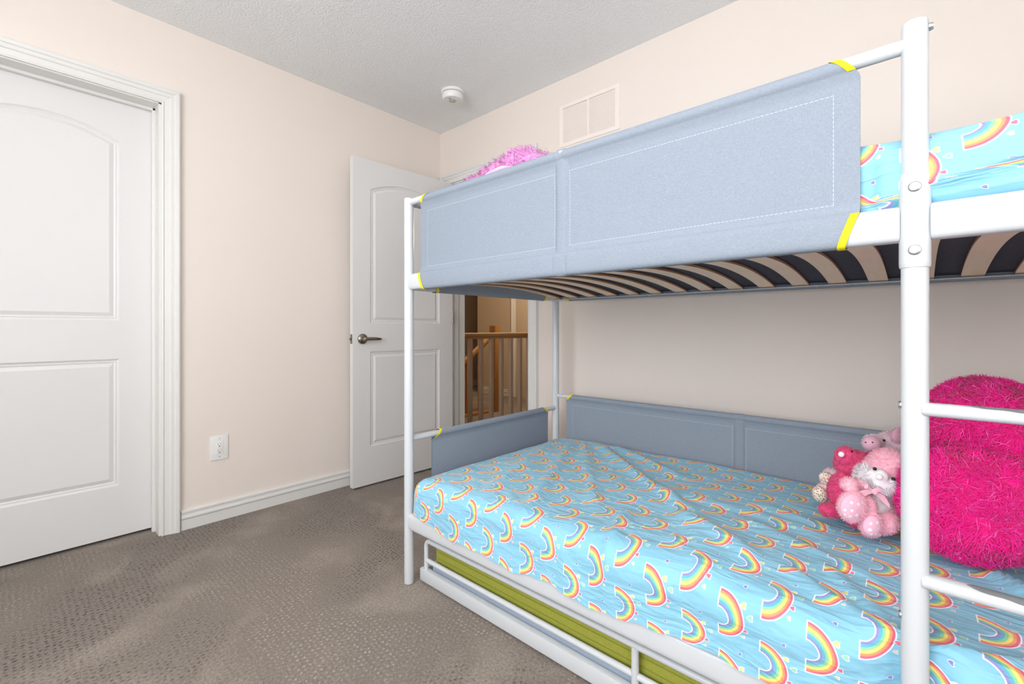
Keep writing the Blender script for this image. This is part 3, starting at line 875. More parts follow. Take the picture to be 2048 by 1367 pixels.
def step(x, y, ax, ay, bx, by, w, h, decay):
    """cloth pushed up into a lip: sharp on one side of a-b, fading on the other"""
    dx, dy = bx - ax, by - ay; L = math.hypot(dx, dy); ux, uy = dx / L, dy / L
    t = ((x - ax) * ux + (y - ay) * uy) / L; d = (x - ax) * uy - (y - ay) * ux
    if t < -.1 or t > 1.1: return 0
    f = min(1, max(0, (t + .1) / .2)) * min(1, max(0, (1.1 - t) / .2))
    s = 1 / (1 + math.exp(-max(min(d / w, 30), -30)))
    return h * f * s * math.exp(-max(d, 0) / decay)


def draped(name, x0, x1, y0, y1, zt, R, drop, mat, wrinkle, hem=None, pinch=None, res=.0125, tuck=.0, uvoff=(0, 0), warp=.010, tuckfold=None):
    """fitted sheet: flat square cloth folded over the rounded edges of a mattress"""
    q = pi * R / 2
    def axis(a, b):
        core0, core1 = a + R, b - R
        return np.arange(core0 - q - drop, core1 + q + drop + res * .5, res), core0, core1
    A, ax0, ax1 = axis(x0, x1); B, by0, by1 = axis(y0, y1)
    nA, nB = len(A), len(B); V = []; UVs = []
    for a in A:
        for b in B:
            ox = a - min(max(a, ax0), ax1); oy = b - min(max(b, by0), by1)
            o = math.hypot(ox, oy); cx, cy = a - ox, b - oy
            omax = q + drop
            if o > 1e-9:
                nx, ny = ox / o, oy / o
                if abs(ox) > 1e-6 and abs(oy) > 1e-6: o = max(abs(ox), abs(oy)) * .5 + o * .5; 
                o = min(o, omax)
                if o < q:
                    th = o / R; hx = R * sin(th); dz = R * (1 - cos(th)); N = Vector((nx * sin(th), ny * sin(th), cos(th)))
                else:
                    hx = R; dz = R + (o - q); N = Vector((nx, ny, 0))
            else:
                nx = ny = 0; hx = 0; dz = 0; N = Vector((0, 0, 1))
            side = min(max((o - q * .5) / (q * .8), 0), 1)
            # the hem
            if hem is not None and o > q * .9:
                k = (o - q * .9) / (omax - q * .9); dzmax = zt - hem(cx, cy)
                dz = (dz - R) / max(drop, 1e-6) * (dzmax - R) + R if dz > R else dz
            p = Vector((cx + nx * hx, cy + ny * hx, zt - dz))
            w = wrinkle(p.x, p.y, side, a, b)
            p = p + N * w
            if tuck and o > omax - .03: p = p - Vector((nx, ny, 0)) * tuck * ((o - omax + .03) / .03)
            if pinch: p = pinch(p, side)
            V.append(p)
            wx = mnoise.noise(Vector((a * 3.2, b * 3.2, 1.3))) * warp + mnoise.noise(Vector((a * 9, b * 9, 5.1))) * warp * .35
            wy = mnoise.noise(Vector((a * 3.2, b * 3.2, 7.7))) * warp + mnoise.noise(Vector((a * 9, b * 9, 9.4))) * warp * .45
            if tuckfold:
                (x0_, y0_, x1_, y1_), su, sv = tuckfold; dl = math.hypot(x1_ - x0_, y1_ - y0_)
                dd = ((a - x0_) * (y1_ - y0_) - (b - y0_) * (x1_ - x0_)) / dl; q_ = 1 / (1 + math.exp(-max(min(dd / .002, 30), -30))); wx += su * q_; wy += sv * q_
            UVs.append((a + wx + uvoff[0], b + wy + uvoff[1]))
    F = [(i * nB + j, (i + 1) * nB + j, (i + 1) * nB + j + 1, i * nB + j + 1) for i in range(nA - 1) for j in range(nB - 1)]
    me = bpy.data.meshes.new(name); me.from_pydata([tuple(v) for v in V], [], F); me.update()
    uv = me.uv_layers.new(name='UVMap'); li = np.zeros(len(me.loops), dtype=np.int32); me.loops.foreach_get('vertex_index', li)
    uv.data.foreach_set('uv', np.array(UVs, dtype=np.float32)[li].ravel())
    return finish(name, me, mat, None, True)


# lower bunk
hx = [1.2, 1.267, 1.469, 1.618, 1.77, 1.902, 2.018, 2.107, 2.187, 2.317, 2.399, 2.55, 2.66, 2.8, 3.3]
hz = [.300, .292, .262, .268, .256, .276, .258, .266, .276, .290, .282, .272, .262, .275, .27]
def hem_lower(x, y):
    if y < -.7: return float(np.interp(x, hx, hz)) - .004 + .003 * sin(x * 70)
    return .29


FOLDS = [(1.34, -.50, 1.62, -1.12, .020, .007), (1.42, -.34, 1.80, -1.14, .024, .009), (1.46, -.30, 1.95, -.98, .018, .008),
         (1.52, -.28, 2.15, -.80, .022, .014), (1.60, -.26, 2.02, -.50, .020, .010), (1.30, -.30, 1.50, -.80, .02, .006),
         (1.62, -1.02, 1.80, -1.16, .016, .006), (1.50, -.92, 1.60, -1.14, .014, .005),
         (2.02, -.92, 2.10, -1.17, .016, .010), (2.16, -.86, 2.40, -1.02, .026, .012), (2.30, -.78, 2.62, -.92, .022, .009),
         (2.20, -1.02, 2.34, -1.15, .018, .007), (2.28, -.62, 2.50, -.66, .018, .007), (2.45, -1.0, 2.66, -1.14, .018, .010),
         (2.50, -.90, 2.67, -1.13, .014, .008), (2.69, -1.13, 2.95, -.98, .014, .010), (2.69, -1.12, 3.0, -1.06, .012, .008),
         (2.78, -.98, 3.1, -.88, .018, .007), (2.78, -.70, 3.0, -.92, .014, .020), (2.84, -.66, 3.08, -.92, .014, .022), (2.90, -.62, 3.15, -.8, .02, .018)]


def wr_lower(x, y, side, a, b):
    top = 1 - side
    w = .0
    for f in FOLDS: w += 1.25 * ridge(x, y, *f)
    w += step(x, y, 2.30, -1.10, 1.99, -.62, .006, .014, .16) * top
    w += step(x, y, 2.46, -.74, 2.10, -.70, .006, .012, .10) * top
    w += .004 * mnoise.noise(Vector((a * 4, b * 6, 0))) * (1 + side)
    w += .0030 * mnoise.noise(Vector((a * 13 + b * 8, b * 7 - a * 5, 3)))
    # soft dips and creases of the hanging side
    w += side * (.006 * sin(a * 23 + b * 9) * mnoise.noise(Vector((a * 3, 0, 9))) + .004 * mnoise.noise(Vector((a * 17, b * 6, 4))))
    w -= .018 * top * min(1, max(0, (y + .55) / .35)) * 0
    # the mattress is lower toward the foot corner and swells at the front edge
    if y < -.7: w += .018 * top * math.exp(-((x - 2.30) / .28) ** 2) * min(1, (-.7 - y) / .25)
    if x < 1.5: w -= .020 * top * ((1.5 - x) / .27) ** 1.5
    return w


def pinch_lower(p, side):
    # the cloth is squeezed in behind the ladder post and the corner post
    if p.y < -.95:
        d = abs(p.x - LX); k = math.exp(-(d / .05) ** 2)
        lim = BYF + PR + .004
        if p.y < lim and d < .14:
            p.y = p.y + (lim - p.y) * min(1, k * 1.25 if d > .022 else 1)
        d = abs(p.x - BX0)
        if d < .05 and p.y < lim: p.y = p.y + (lim - p.y) * max(0, 1 - max(d - .022, 0) / .028)
        if p.x < BX0 + .022 and p.y < lim + .01: p.x = max(p.x, BX0 + .021)
    return p


m = MB(); m.box((1.262, -1.105, .25), (3.215, -.225, .395), bev=.03); o = m.build('mattress', M_white_f)
tag(o, 'white mattress of the lower bunk inside the rainbow print sheet', 'mattress')
s = draped('fitted_sheet', 1.233, 3.235, -1.163, -.208, .428, .055, .12, M_sheet, wr_lower, hem_lower, pinch_lower, uvoff=(.018, .03))
tag(s, 'light blue rainbow print sheet on the lower bunk under the plush toys', 'bed sheet')

# lower bunk support: cross bars under the mattress, resting on the ledges
for k in range(8):
    x = 1.36 + .25 * k
    m = MB(); m.box((x - .025, BYF + .018, .2135), (x + .025, BYB - .018, .222)); m.build('slat', M_slat, bed, smooth=False)
m = MB(); m.box((BX0 + .03, BYF + .02, .2225), (BX1 - .03, BYB - .02, .248)); m.build('mattress_base', M_greyf, bed, smooth=False)

# upper bunk mattress, its underside follows the slats
me = bpy.data.meshes.new('mattress'); nx, ny = 70, 30; vs = []; fs = []
for i in range(nx + 1):
    for j in range(ny + 1):
        x = 1.255 + (3.225 - 1.255) * i / nx; y = -1.103 + (.888) * j / ny
        vs.append((x, y, slat_z(y) + .0078 + .0015 * abs(sin(x * pi / .111)) + .0012 * mnoise.noise(Vector((x * 20, y * 9, 2)))))
for i in range(nx + 1):
    for j in range(ny + 1):
        x = 1.255 + (3.225 - 1.255) * i / nx; y = -1.103 + (.888) * j / ny; vs.append((x, y, 1.268))
W1 = ny + 1; off = (nx + 1) * W1
for i in range(nx):
    for j in range(ny):
        a = i * W1 + j; fs.append((a, a + 1, a + W1 + 1, a + W1)); fs.append((off + a, off + a + W1, off + a + W1 + 1, off + a + 1))
for i in range(nx):
    for j in (0, ny): a = i * W1 + j; fs.append((a, a + W1, off + a + W1, off + a))
for j in range(ny):
    for i in (0, nx): a = i * W1 + j; fs.append((a, a + 1, off + a + 1, off + a))
me.from_pydata(vs, [], fs); me.update(); o = finish('mattress', me, M_under, None, True, 40)
tag(o, 'charcoal backed mattress lying on the curved slats of the upper bunk', 'mattress')


def wr_upper(x, y, side, a, b):
    w = .004 * mnoise.noise(Vector((a * 5, b * 7, 2))) + .004 * mnoise.noise(Vector((a * 12, b * 5, 6)))
    w += side * .005 * mnoise.noise(Vector((a * 9, b * 9, 1)))
    w += .030 * max(0, min(1, (x - 2.35) / .35)) * (1 - side)
    return max(w, -.002)


s = draped('fitted_sheet', 1.240, 3.240, -1.118, -.209, 1.276, .035, .075, M_sheet, wr_upper, lambda x, y: 1.1735 + .002 * sin(x * 40), None, res=.016, tuck=.0, uvoff=(.05, .02))
tag(s, 'light blue rainbow print sheet on the upper bunk behind the grey guard', 'bed sheet')
# duvet of the upper bunk, pulled over the mattress edge at the head end
def wr_duvet(x, y, side, a, b):
    w = .008 * mnoise.noise(Vector((a * 5, b * 7, 12))) + .004 * mnoise.noise(Vector((a * 15, b * 11, 6)))
    w += side * (.0035 * mnoise.noise(Vector((a * 9 - b * 5, b * 14 + a * 8, 1))) + step(a, b, 3.05, -1.150, 2.66, -1.235, .0025, .020, .022))
    return max(w, -.004)
def duvet_room(p, side):
    # pressed flat between the mattress and the side rail
    if p.y < -.95 and p.z < 1.20: p.y = max(p.y, -1.1385 + .0195)
    if p.y < -.95 and p.x < 2.625: p.y = max(p.y, -1.129 + .009 * max(0, min(1, (1.24 - p.z) / .05)))
    return p
dv = draped('duvet', 2.40, 3.245, -1.1375, -.207, 1.322, .045, .10, M_sheet, wr_duvet, lambda x, y: 1.186, duvet_room, res=.008, uvoff=(.066, .058), warp=.016, tuckfold=((3.05, -1.150, 2.66, -1.235), .055, .035))
tag(dv, 'light blue rainbow print duvet folded on the head half of the upper bunk', 'duvet')

# ------------------------------------------------------------------ pull-out bed underneath
TX0, TX1, TYF, TYB = 1.245, 3.19, -1.093, -.26
ub = thing('pull_out_bed', 'low white steel pull-out bed under the lower bunk', 'trundle bed', (0, 0, 0))
def ubtube(name, pts, r, n=18, **k):
    m = MB(); m.tube(pts, r, n=n, **k); return m.build(name, M_metal, ub, angle=45)
for y in (TYF, TYB):
    m = MB(); m.box((TX0 - .010, y - .012, .008), (TX1 + .01, y + .012, .056), bev=.006); m.build('side_board', M_metal, ub)
for x in (TX0, TX1):
    m = MB(); m.box((x - .008, TYF + .013, .010), (x + .008, TYB - .013, .054), bev=.004); m.build('end_board', M_metal, ub)
for y in (TYF, TYB):
    zt_, zl = .166, .090
    P = [(1.262, y, .054)] + roundpts((1.262, y, .054), (1.262, y, zt_), (2.0, y, zt_), .026) + [(1.6, y, zt_), (2.2, y, zt_), (2.8, y, zt_)] + roundpts((2.4, y, zt_), (TX1 - .02, y, zt_), (TX1 - .02, y, .054), .026) + [(TX1 - .02, y, .054)]
    m = MB(); m.tube(P, .0088, n=18, up=(0, 1, 0)); m.build('guard_frame', M_metal, ub, angle=45)
    ubtube('guard_bar', [(1.262, y, zl), (1.7, y, zl), (2.128, y, zl)], .0088)
    ubtube('guard_bar', [(2.128, y, zl), (2.6, y, zl), (TX1 - .02, y, zl)], .0088)
    ubtube('guard_upright', [(2.134, y - .002, .054), (2.134, y - .002, .1), (2.134, y - .002, zt_)], .0098)
m = MB(); m.box((TX0 + .035, TYF + .015, .040), (TX1 - .028, TYB - .015, .078), bev=.006); m.build('canvas_base', M_greyf, ub)
for x in (1.4, 3.0):
    for y in (TYF + .06, TYB - .06):
        m = MB(); m.lathe((x, y - .009, .0205), [(0, 0), (.017, 0), (.0195, .003), (.0195, .015), (.017, .018), (0, .018)], (0, 1, 0), n=20); m.build('castor', M_dark, ub)
# lime mattress with piping
m = MB(); m.box((TX0 + .045, TYF + .022, .0795), (TX1 - .03, TYB - .02, .182), bev=.010)
mt = m.build('mattress', M_green); tag(mt, 'lime green thin mattress on the pull-out bed under the bunk', 'mattress')
M_pipe = plain('olive_seam', srgb(126, 134, 38), .8)
for z in (.088, .103, .128, .172):
    m = MB(); y = TYF + .0215; m.tube([(TX0 + .06, y, z), (2, y, z), (TX1 - .05, y, z)], .0013, n=8); m.build('seam_piping', M_pipe, mt)

# ------------------------------------------------------------------ fur
def strands(obj, count, length, width, seed=1, droop=.4, jitter=.6, keep=None, flow=None, curl=.3, mi=0, tone=0):
    """grow tapered hair strands out of the surface and join them to the object's mesh"""
    me = obj.data; r = np.random.default_rng(seed)
    me.calc_loop_triangles()
    nt = len(me.loop_triangles); tri = np.zeros(nt * 3, np.int32); me.loop_triangles.foreach_get('vertices', tri); tri = tri.reshape(-1, 3)
    nv = len(me.vertices); co = np.zeros(nv * 3, np.float64); me.vertices.foreach_get('co', co); co = co.reshape(-1, 3)
    no = np.zeros(nv * 3, np.float64); me.vertices.foreach_get('normal', no); no = no.reshape(-1, 3)
    A, B, C3 = co[tri[:, 0]], co[tri[:, 1]], co[tri[:, 2]]
    ar = np.linalg.norm(np.cross(B - A, C3 - A), axis=1) / 2
    idx = r.choice(nt, count, p=ar / ar.sum()); u = r.random((count, 2)); f = u.sum(1) > 1; u[f] = 1 - u[f]
    a0 = 1 - u.sum(1)
    P = A[idx] * a0[:, None] + B[idx] * u[:, :1] + C3[idx] * u[:, 1:]
    N = no[tri[idx, 0]] * a0[:, None] + no[tri[idx, 1]] * u[:, :1] + no[tri[idx, 2]] * u[:, 1:]
    N /= np.linalg.norm(N, axis=1)[:, None] + 1e-9
    if keep is not None:
        k = np.array([keep(Vector(p)) for p in P]); P, N = P[k], N[k]
    n = len(P)
    # clumped random tangent direction
    cl = np.floor(P / (length * 1.1)).astype(int); hsh = (cl[:, 0] * 73856093 ^ cl[:, 1] * 19349663 ^ cl[:, 2] * 83492791) % 9973
    rr = np.random.default_rng(seed + 5).normal(size=(9973, 3)); T = rr[hsh] * .7 + r.normal(size=(n, 3)) * jitter
    T[:, 2] -= droop * 2
    if flow is not None: T += np.array(flow)
    T -= (T * N).sum(1)[:, None] * N; T /= np.linalg.norm(T, axis=1)[:, None] + 1e-9
    L = length * (.6 + .6 * r.random(n))[:, None]
    D = N * (1 - curl) + T * curl * 1.2; D /= np.linalg.norm(D, axis=1)[:, None]
    p0 = P - N * .001; p1 = P + D * L * .5; D2 = N * (.55 - curl * .5) + T * (.6 + curl) + np.array([0, 0, -droop * .4]); D2 /= np.linalg.norm(D2, axis=1)[:, None]
    p2 = p1 + D2 * L * .5
    S = np.cross(D, T + r.normal(size=(n, 3)) * .3); S /= np.linalg.norm(S, axis=1)[:, None] + 1e-9
    wd = width * (.7 + .6 * r.random(n))[:, None]
    V = np.stack([p0 - S * wd, p0 + S * wd, p1 - S * wd * .8, p1 + S * wd * .8, p2], 1).reshape(-1, 3)
    b = nv + np.arange(n)[:, None] * 5
    quads = np.concatenate([b + 0, b + 1, b + 3, b + 2], 1); tris = np.concatenate([b + 2, b + 3, b + 4], 1)
    of = [tuple(p.vertices) for p in me.polygons]; omi = [p.material_index for p in me.polygons]
    allv = np.concatenate([co, V]); nm = bpy.data.meshes.new(me.name)
    nm.from_pydata(allv.tolist(), [], of + quads.tolist() + tris.tolist())
    nm.polygons.foreach_set('material_index', omi + [mi] * (2 * n)); nm.update()
    for mm in me.materials: nm.materials.append(mm)
    nm.shade_smooth(); obj.data = nm
    return obj


def blobs(name, parts, vox, mat, parent=None, loc=(0, 0, 0)):
    """one continuous body from overlapping ellipsoids: (centre, radii, (rx,ry,rz) degrees)"""
    bm = bmesh.new()
    for c, rad, rot in parts:
        M = Matrix.Translation(c) @ (Matrix.Rotation(radians(rot[2]), 4, 'Z') @ Matrix.Rotation(radians(rot[1]), 4, 'Y') @ Matrix.Rotation(radians(rot[0]), 4, 'X')) @ Matrix.Diagonal((*rad, 1))
        bmesh.ops.create_icosphere(bm, subdivisions=4, radius=1, matrix=M)
    me = bpy.data.meshes.new(name); bm.to_mesh(me); bm.free()
    ob = bpy.data.objects.new(name, me); COL.objects.link(ob)
    md = ob.modifiers.new('r', 'REMESH'); md.mode = 'VOXEL'; md.voxel_size = vox
    sm = ob.modifiers.new('s', 'SMOOTH'); sm.iterations = 6; sm.factor = .6
    dg = bpy.context.evaluated_depsgraph_get(); ev = ob.evaluated_get(dg); m2 = bpy.data.meshes.new_from_object(ev)
    m2.name = name; bpy.data.objects.remove(ob)
    m2.materials.clear(); return finish(name, m2, mat, parent, True)


Z3 = (0, 0, 0)
# ---- hot pink heart cushion -------------------------------------------------
M_hot = fur_mat('hot_pink_faux_fur', srgb(255, 14, 140), srgb(255, 52, 168)); M_hot2 = fur_mat('hot_pink_fur_highlights', srgb(255, 60, 170), srgb(255, 120, 205))  # the second, paler pink imitates highlights on the fur
def heart_cushion():
    N, Mr = 120, 26
    sc = .238; thick = .120
    def outline(t):
        x = 16 * sin(t) ** 3; y = 13 * cos(t) - 5 * cos(2 * t) - 2 * cos(3 * t) - cos(4 * t); return x / 16, (y + 2.5) / 16
    V = []; F = []
    for side in (1, -1):
        for k in range(Mr + 1):
            f = k / Mr
            for i in range(N):
                t = 2 * pi * i / N; x, y = outline(t)
                # shrink toward the centre, blend to a circle inside
                cx, cy = 0, .05
                px = cx + (x - cx) * f; py = cy + (y - cy) * f
                h = thick * (max(0, 1 - f ** 2.6)) ** .52
                # groove from the notch between the lobes
                gr = math.exp(-(px / .11) ** 2) * min(1, max(0, (py - .0) / .5))
                h *= 1 - .50 * gr
                V.append((px * sc, -side * h, py * sc))
        b = 0 if side == 1 else (Mr + 1) * N
        for k in range(Mr):
            for i in range(N):
                a, c = b + k * N + i, b + k * N + (i + 1) % N
                F.append((a, c, c + N, a + N) if side == 1 else (a, a + N, c + N, c))
    me = bpy.data.meshes.new('heart_cushion'); me.from_pydata(V, [], F); me.update()
    bm = bmesh.new(); bm.from_mesh(me); bmesh.ops.remove_doubles(bm, verts=bm.verts[:], dist=.0006); bmesh.ops.recalc_face_normals(bm, faces=bm.faces[:])
    bmesh.ops.smooth_vert(bm, verts=bm.verts[:], factor=.5, use_axis_x=True, use_axis_y=True, use_axis_z=True)
    bm.to_mesh(me); bm.free()
    ob = finish('heart_cushion', me, M_hot, None, True)
    # bake the pose: roll in its own plane, lean back, turn toward the room
    R = Matrix.Rotation(radians(12), 4, 'Z') @ Matrix.Rotation(radians(-38), 4, 'X') @ Matrix.Rotation(radians(-71), 4, 'Y')
    ob.data.transform(R)
    zmin = min(v.co.z for v in ob.data.vertices)
    ob.data.transform(Matrix.Translation((0, 0, -zmin)))
    return ob
hc = heart_cushion()
strands(hc, 42000, .026, .0010, 3, droop=.2, jitter=.6, curl=.42)
hc.data.materials.append(M_hot2); strands(hc, 9000, .030, .0009, 9, droop=.15, jitter=.8, curl=.40, mi=1)
hc.location = (2.868, -.588, .450)
tag(hc, 'large hot pink shaggy heart cushion behind the ladder post on the lower bunk', 'cushion')

# ---- plush toys (local x = to the right, z = up, -y = toward the room) -------
def toy(name, label, cat, loc, rz):
    return thing(name, label, cat, loc, rz)
def ell(name, c, rad, mat, parent, rot=Z3, n=24):
    bm = bmesh.new()
    Mx = Matrix.Translation(c) @ (Matrix.Rotation(radians(rot[2]), 4, 'Z') @ Matrix.Rotation(radians(rot[1]), 4, 'Y') @ Matrix.Rotation(radians(rot[0]), 4, 'X')) @ Matrix.Diagonal((*rad, 1))
    bmesh.ops.create_uvsphere(bm, u_segments=n, v_segments=max(n // 2, 6), radius=1, matrix=Mx)
    me = bpy.data.meshes.new(name); bm.to_mesh(me); bm.free(); return finish(name, me, mat, parent, True)


M_pale = fur_mat('pale_pink_plush', srgb(250, 178, 199), srgb(255, 208, 220))
M_palew = fur_mat('white_plush', srgb(240, 232, 236), srgb(252, 248, 250))
M_deep = fur_mat('raspberry_plush', srgb(222, 62, 118), srgb(240, 96, 146))
M_deep2 = fur_mat('dark_raspberry_plush', srgb(190, 30, 80), srgb(214, 50, 100))
M_pig = fur_mat('dusty_pink_plush', srgb(238, 206, 216), srgb(246, 222, 230))
M_snout = fur_mat('dusty_pink_velour', srgb(232, 180, 200), srgb(238, 190, 208))
M_satin = plain('pink_satin_ribbon', srgb(250, 196, 212), .3, var=.03)
M_eye = plain('black_bead', srgb(18, 14, 16), .12, var=.01)
M_thread = plain('grey_thread', srgb(150, 150, 160), .6)


def floral():
    t = NT('floral_cotton').set(srgb(240, 228, 215), .8)
    v = t.coord(); vo = t.n('ShaderNodeTexVoronoi'); vo.inputs['Scale'].default_value = 260; t.l(v, vo.inputs['Vector'])
    cr = t.n('ShaderNodeValToRGB'); cr.color_ramp.interpolation = 'CONSTANT'; cr.color_ramp.elements[0].color = srgb(200, 80, 90); cr.color_ramp.elements[1].position = .45; cr.color_ramp.elements[1].color = srgb(120, 140, 90)
    e = cr.color_ramp.elements.new(.7); e.color = srgb(210, 170, 110)
    t.l(vo.outputs['Color'], cr.inputs[0]); mk = t.math('LESS_THAN', vo.outputs['Distance'], .42)
    t.l(t.mixc(mk, srgb(242, 232, 220), cr.outputs[0]), t.b.inputs['Base Color']); return t.m
M_floral = floral()


def sole_mat():
    t = NT('sole_velour').set(srgb(250, 196, 214), .8, sheen=.3)
    v = t.coord(); vo = t.n('ShaderNodeTexVoronoi'); vo.inputs['Scale'].default_value = 62; vo.inputs['Randomness'].default_value = .35; t.l(v, vo.inputs['Vector'])
    mk = t.math('LESS_THAN', vo.outputs['Distance'], .27)
    t.l(t.mixc(mk, srgb(250, 192, 212), srgb(250, 242, 248)), t.b.inputs['Base Color']); return t.m
M_sole = sole_mat()

# front: pale pink lamb / bear with white ruff and satin bow
t = toy('plush_bear', 'pale pink plush bear with white ruff face and satin bow, nearest of the toys', 'plush toy', (2.589, -.709, .452), YAW)
body = blobs('body', [
    ((0.0555, 0.0500, 0.0594), (.040, .036, .048), Z3),
    ((0.0701, 0.0500, 0.1519), (.052, .044, .042), (0, 22, 0)),
    ((0.0810, 0.0520, 0.1738), (.042, .042, .036), Z3),
    ((-0.0137, 0.0200, 0.1265), (.024, .017, .017), (0, -6, 0)), ((-0.0536, 0.0080, 0.1319), (.020, .018, .018), Z3),
    ((-0.0199, 0.0120, 0.0794), (.032, .030, .030), Z3), ((-0.0609, -0.0120, 0.0836), (.035, .020, .040), (0, 10, 0)),
    ((0.0389, 0.0120, 0.0321), (.036, .028, .026), (0, -25, 0)), ((-0.0133, -0.0120, 0.0385), (.028, .018, .032), (0, 10, 0)),
    ((0.0972, 0.0400, 0.0791), (.022, .022, .030), Z3),
    ((0.0823, 0.0300, 0.1023), (.014, .014, .022), Z3)], .0035, M_pale, t)
strands(body, 14000, .007, .00045, 21, droop=.1, jitter=.8, curl=.3)
ruff = blobs('muzzle_ruff', [((0.0046, 0.0220, 0.1503), (.022, .024, .024), Z3), ((0.0233, 0.0100, 0.1363), (.036, .026, .019), (0, 26, 0)), ((0.0640, 0.0160, 0.1202), (.026, .022, .024), (0, 40, 0)), ((0.0184, 0.0040, 0.1561), (.018, .022, .018), Z3)], .003, M_palew, t)
strands(ruff, 5200, .017, .0006, 22, droop=.1, jitter=.7, curl=.25, keep=lambda p: math.hypot(p.x - (0.0152, 0.0000, 0.1549)[0], p.z - (0.0152, 0.0000, 0.1549)[2]) > .022)
ell('nose', (-0.0013, -0.0220, 0.1608), (.0085, .006, .0075), M_palew, t)
for c in ((0.0003, -0.0060, 0.1757), (0.0435, -0.0100, 0.1518)): ell('eye', c, (.0042, .0042, .0042), M_eye, t)
be = blobs('belly', [((0.0336, 0.0180, 0.0822), (.028, .012, .028), Z3)], .003, M_palew, t); strands(be, 1500, .006, .0004, 23, curl=.4)
for c, rx, rz_ in (((-0.0687, -0.0225, 0.0865), .029, .033), ((-0.0203, -0.0225, 0.0406), .022, .026)):
    ell('foot_pad', c, (rx, .0115, rz_), M_sole, t, (0, 10, 0))
e = blobs('ear', [((0.0909, 0.0280, 0.1251), (.014, .012, .034), (0, 8, 0))], .003, M_pale, t); strands(e, 1600, .008, .0005, 24)
m = MB()
def ribbon(pts, w):
    vs = []
    for a, b in zip(pts, w):
        vs += [Vector(a) + Vector((0, 0, b)), Vector(a) - Vector((0, 0, b))]
    n = len(pts)
    th = Vector((0, .0015, 0)); vs2 = [v + th for v in vs]
    fs = [(2 * i, 2 * i + 1, 2 * i + 3, 2 * i + 2) for i in range(n - 1)] + [(2 * n + 2 * i, 2 * n + 2 * i + 2, 2 * n + 2 * i + 3, 2 * n + 2 * i + 1) for i in range(n - 1)]
    fs += [(2 * i, 2 * i + 2, 2 * n + 2 * i + 2, 2 * n + 2 * i) for i in range(n - 1)] + [(2 * i + 1, 2 * n + 2 * i + 1, 2 * n + 2 * i + 3, 2 * i + 3) for i in range(n - 1)]
    fs += [(0, 2 * n, 2 * n + 1, 1), (2 * n - 2, 2 * n - 1, 4 * n - 1, 4 * n - 2)]
    m.add(vs + vs2, fs)
ribbon([(-0.0079, -0.0100, 0.1205), (-0.0277, -0.0160, 0.1201), (-0.0383, -0.0120, 0.1137), (-0.0604, -0.0180, 0.1146)], (.004, .007, .009, .003))
ribbon([(-0.0095, -0.0120, 0.1212), (-0.0267, -0.0180, 0.1358), (-0.0311, -0.0140, 0.1319)], (.003, .006, .003))
ribbon([(-0.0079, -0.0100, 0.1205), (0.0093, -0.0120, 0.1087), (0.0234, -0.0100, 0.0979), (0.0314, -0.0140, 0.0844)], (.003, .008, .010, .004))
ribbon([(-0.0111, -0.0140, 0.1244), (0.0007, -0.0180, 0.1283), (0.0193, -0.0120, 0.1174)], (.003, .006, .004))
m.lathe((-0.0063, -0.0080, 0.1198), [(0, 0), (.006, 0), (.006, .010), (0, .012)], (0, -1, 0), n=12)
m.build('bow', M_satin, t, angle=60)

# middle: raspberry bunny / dog
t = toy('plush_dog', 'raspberry pink plush dog with floppy ear and pale nose behind the pale bear', 'plush toy', (2.523, -.622, .448), YAW)
body = blobs('body', [
    ((0.0097, 0.0000, 0.0782), (.050, .042, .058), (0, -10, 0)), ((0.0305, 0.0000, 0.0505), (.050, .040, .040), Z3),
    ((0.0208, 0.0000, 0.1612), (.044, .040, .034), (0, -15, 0)), ((-0.0061, -0.0120, 0.1826), (.026, .024, .025), Z3), ((0.0180, 0.0000, 0.1377), (.030, .030, .025), Z3),
    ((-0.0528, -0.0200, 0.0377), (.030, .022, .018), (0, 8, 0)), ((-0.0142, -0.0100, 0.0406), (.030, .024, .022), Z3),
    ((0.0194, -0.0200, 0.0104), (.030, .024, .018), Z3), ((0.0771, 0.0100, 0.0397), (.04, .035, .05), Z3)], .0038, M_deep, t)
strands(body, 12000, .0075, .0005, 31, droop=.1, jitter=.8, curl=.35)
e = blobs('ear', [((0.0598, -0.0120, 0.1716), (.036, .012, .019), (0, -32, 0)), ((0.0810, -0.0060, 0.1809), (.028, .012, .016), (0, -25, 0))], .003, M_deep2, t); strands(e, 2500, .007, .0005, 32, curl=.4)
ell('nose', (-0.0358, -0.0360, 0.1947), (.0075, .006, .0075), M_palew, t)
ell('eye', (-0.0076, -0.0360, 0.2028), (.0028, .0028, .0028), M_eye, t)

# back: dusty pink pig
t = toy('plush_pig', 'dusty pink plush pig with round snout and flowery soles, rearmost of the toys', 'plush toy', (2.593, -.398, .443), YAW)
body = blobs('body', [
    ((0.0349, 0.0000, 0.1795), (.056, .046, .046), Z3), ((-0.0082, -0.0100, 0.1685), (.040, .038, .034), Z3), ((0.0076, 0.0000, 0.0854), (.045, .040, .085), Z3),
    ((-0.0458, -0.0100, 0.0360), (.060, .035, .035), Z3), ((-0.1284, -0.0200, 0.0770), (.050, .025, .022), (0, 12, 0)), ((-0.1684, -0.0300, 0.0982), (.030, .026, .025), Z3),
    ((-0.1358, -0.0300, 0.0403), (.055, .026, .024), Z3), ((-0.1961, -0.0400, 0.0558), (.028, .026, .029), Z3), ((-0.0541, -0.0300, 0.1991), (.026, .022, .024), Z3)], .004, M_pig, t)
strands(body, 15000, .0075, .0005, 41, droop=.1, jitter=.8, curl=.4)
ell('snout', (-0.0793, -0.0580, 0.2018), (.028, .020, .024), M_snout, t, (0, 15, 20))
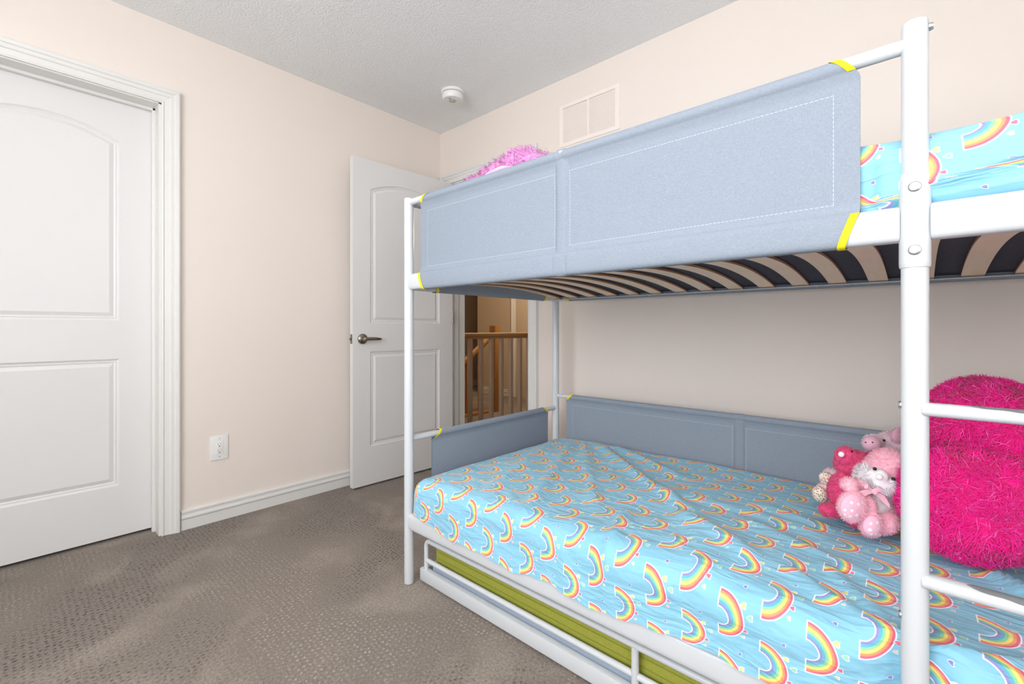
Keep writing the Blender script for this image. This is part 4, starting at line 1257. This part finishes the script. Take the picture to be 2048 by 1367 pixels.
for c in ((-0.1119, -0.0775, 0.2124), (-0.0926, -0.0785, 0.2127)): ell('nostril', c, (.0022, .002, .0018), M_eye, t)
ell('eye', (-0.0380, -0.0520, 0.2119), (.0035, .0035, .0035), M_eye, t)
e = blobs('ear', [((0.0202, -0.0350, 0.2225), (.022, .010, .026), (0, 35, 0))], .003, M_snout, t); strands(e, 1200, .006, .0004, 42)
for c, rx, rz_ in (((-0.2031, -0.0480, 0.0982), .016, .022), ((-0.2276, -0.0560, 0.0557), .019, .026)): ell('foot_sole', c, (rx, .020, rz_), M_floral, t, (0, -25, 30))
w = blobs('tail_tuft', [((-0.1156, 0.0100, 0.1081), (.020, .016, .016), Z3)], .003, M_palew, t)

# ---- shaggy pink blanket on the foot of the upper bunk ------------------------
M_orchid = fur_mat('orchid_shaggy_fur', srgb(206, 128, 190), srgb(232, 168, 214))
M_fleece = fur_mat('pale_fleece_back', srgb(236, 190, 220), srgb(242, 204, 228))
t = thing('shaggy_blanket', 'orchid pink shaggy blanket heaped at the foot of the upper bunk', 'blanket', (0, 0, 0))
pile = blobs('fur_side', [
    ((1.50, -.93, 1.36), (.22, .15, .11), Z3), ((1.72, -.92, 1.36), (.20, .15, .12), Z3),
    ((1.37, -1.00, 1.480), (.070, .055, .042), (0, 0, 0)), ((1.46, -1.00, 1.495), (.08, .06, .045), (0, -12, 0)), ((1.56, -1.00, 1.522), (.09, .06, .045), (0, -14, 0)),
    ((1.66, -1.00, 1.545), (.085, .06, .040), (0, 0, 0)), ((1.74, -1.00, 1.52), (.06, .055, .04), (0, 20, 0)), ((1.80, -.98, 1.45), (.06, .06, .04), Z3)], .010, M_orchid, t)
strands(pile, 9000, .034, .0013, 51, droop=.5, jitter=.7, curl=.45)
m = MB(); m.tube([(1.46, -1.058, 1.462), (1.49, -1.060, 1.482), (1.53, -1.062, 1.500), (1.58, -1.060, 1.516), (1.63, -1.058, 1.522), (1.665, -1.05, 1.515)], .010, .008, n=14); m.build('fleece_edge', M_fleece, t, angle=80)
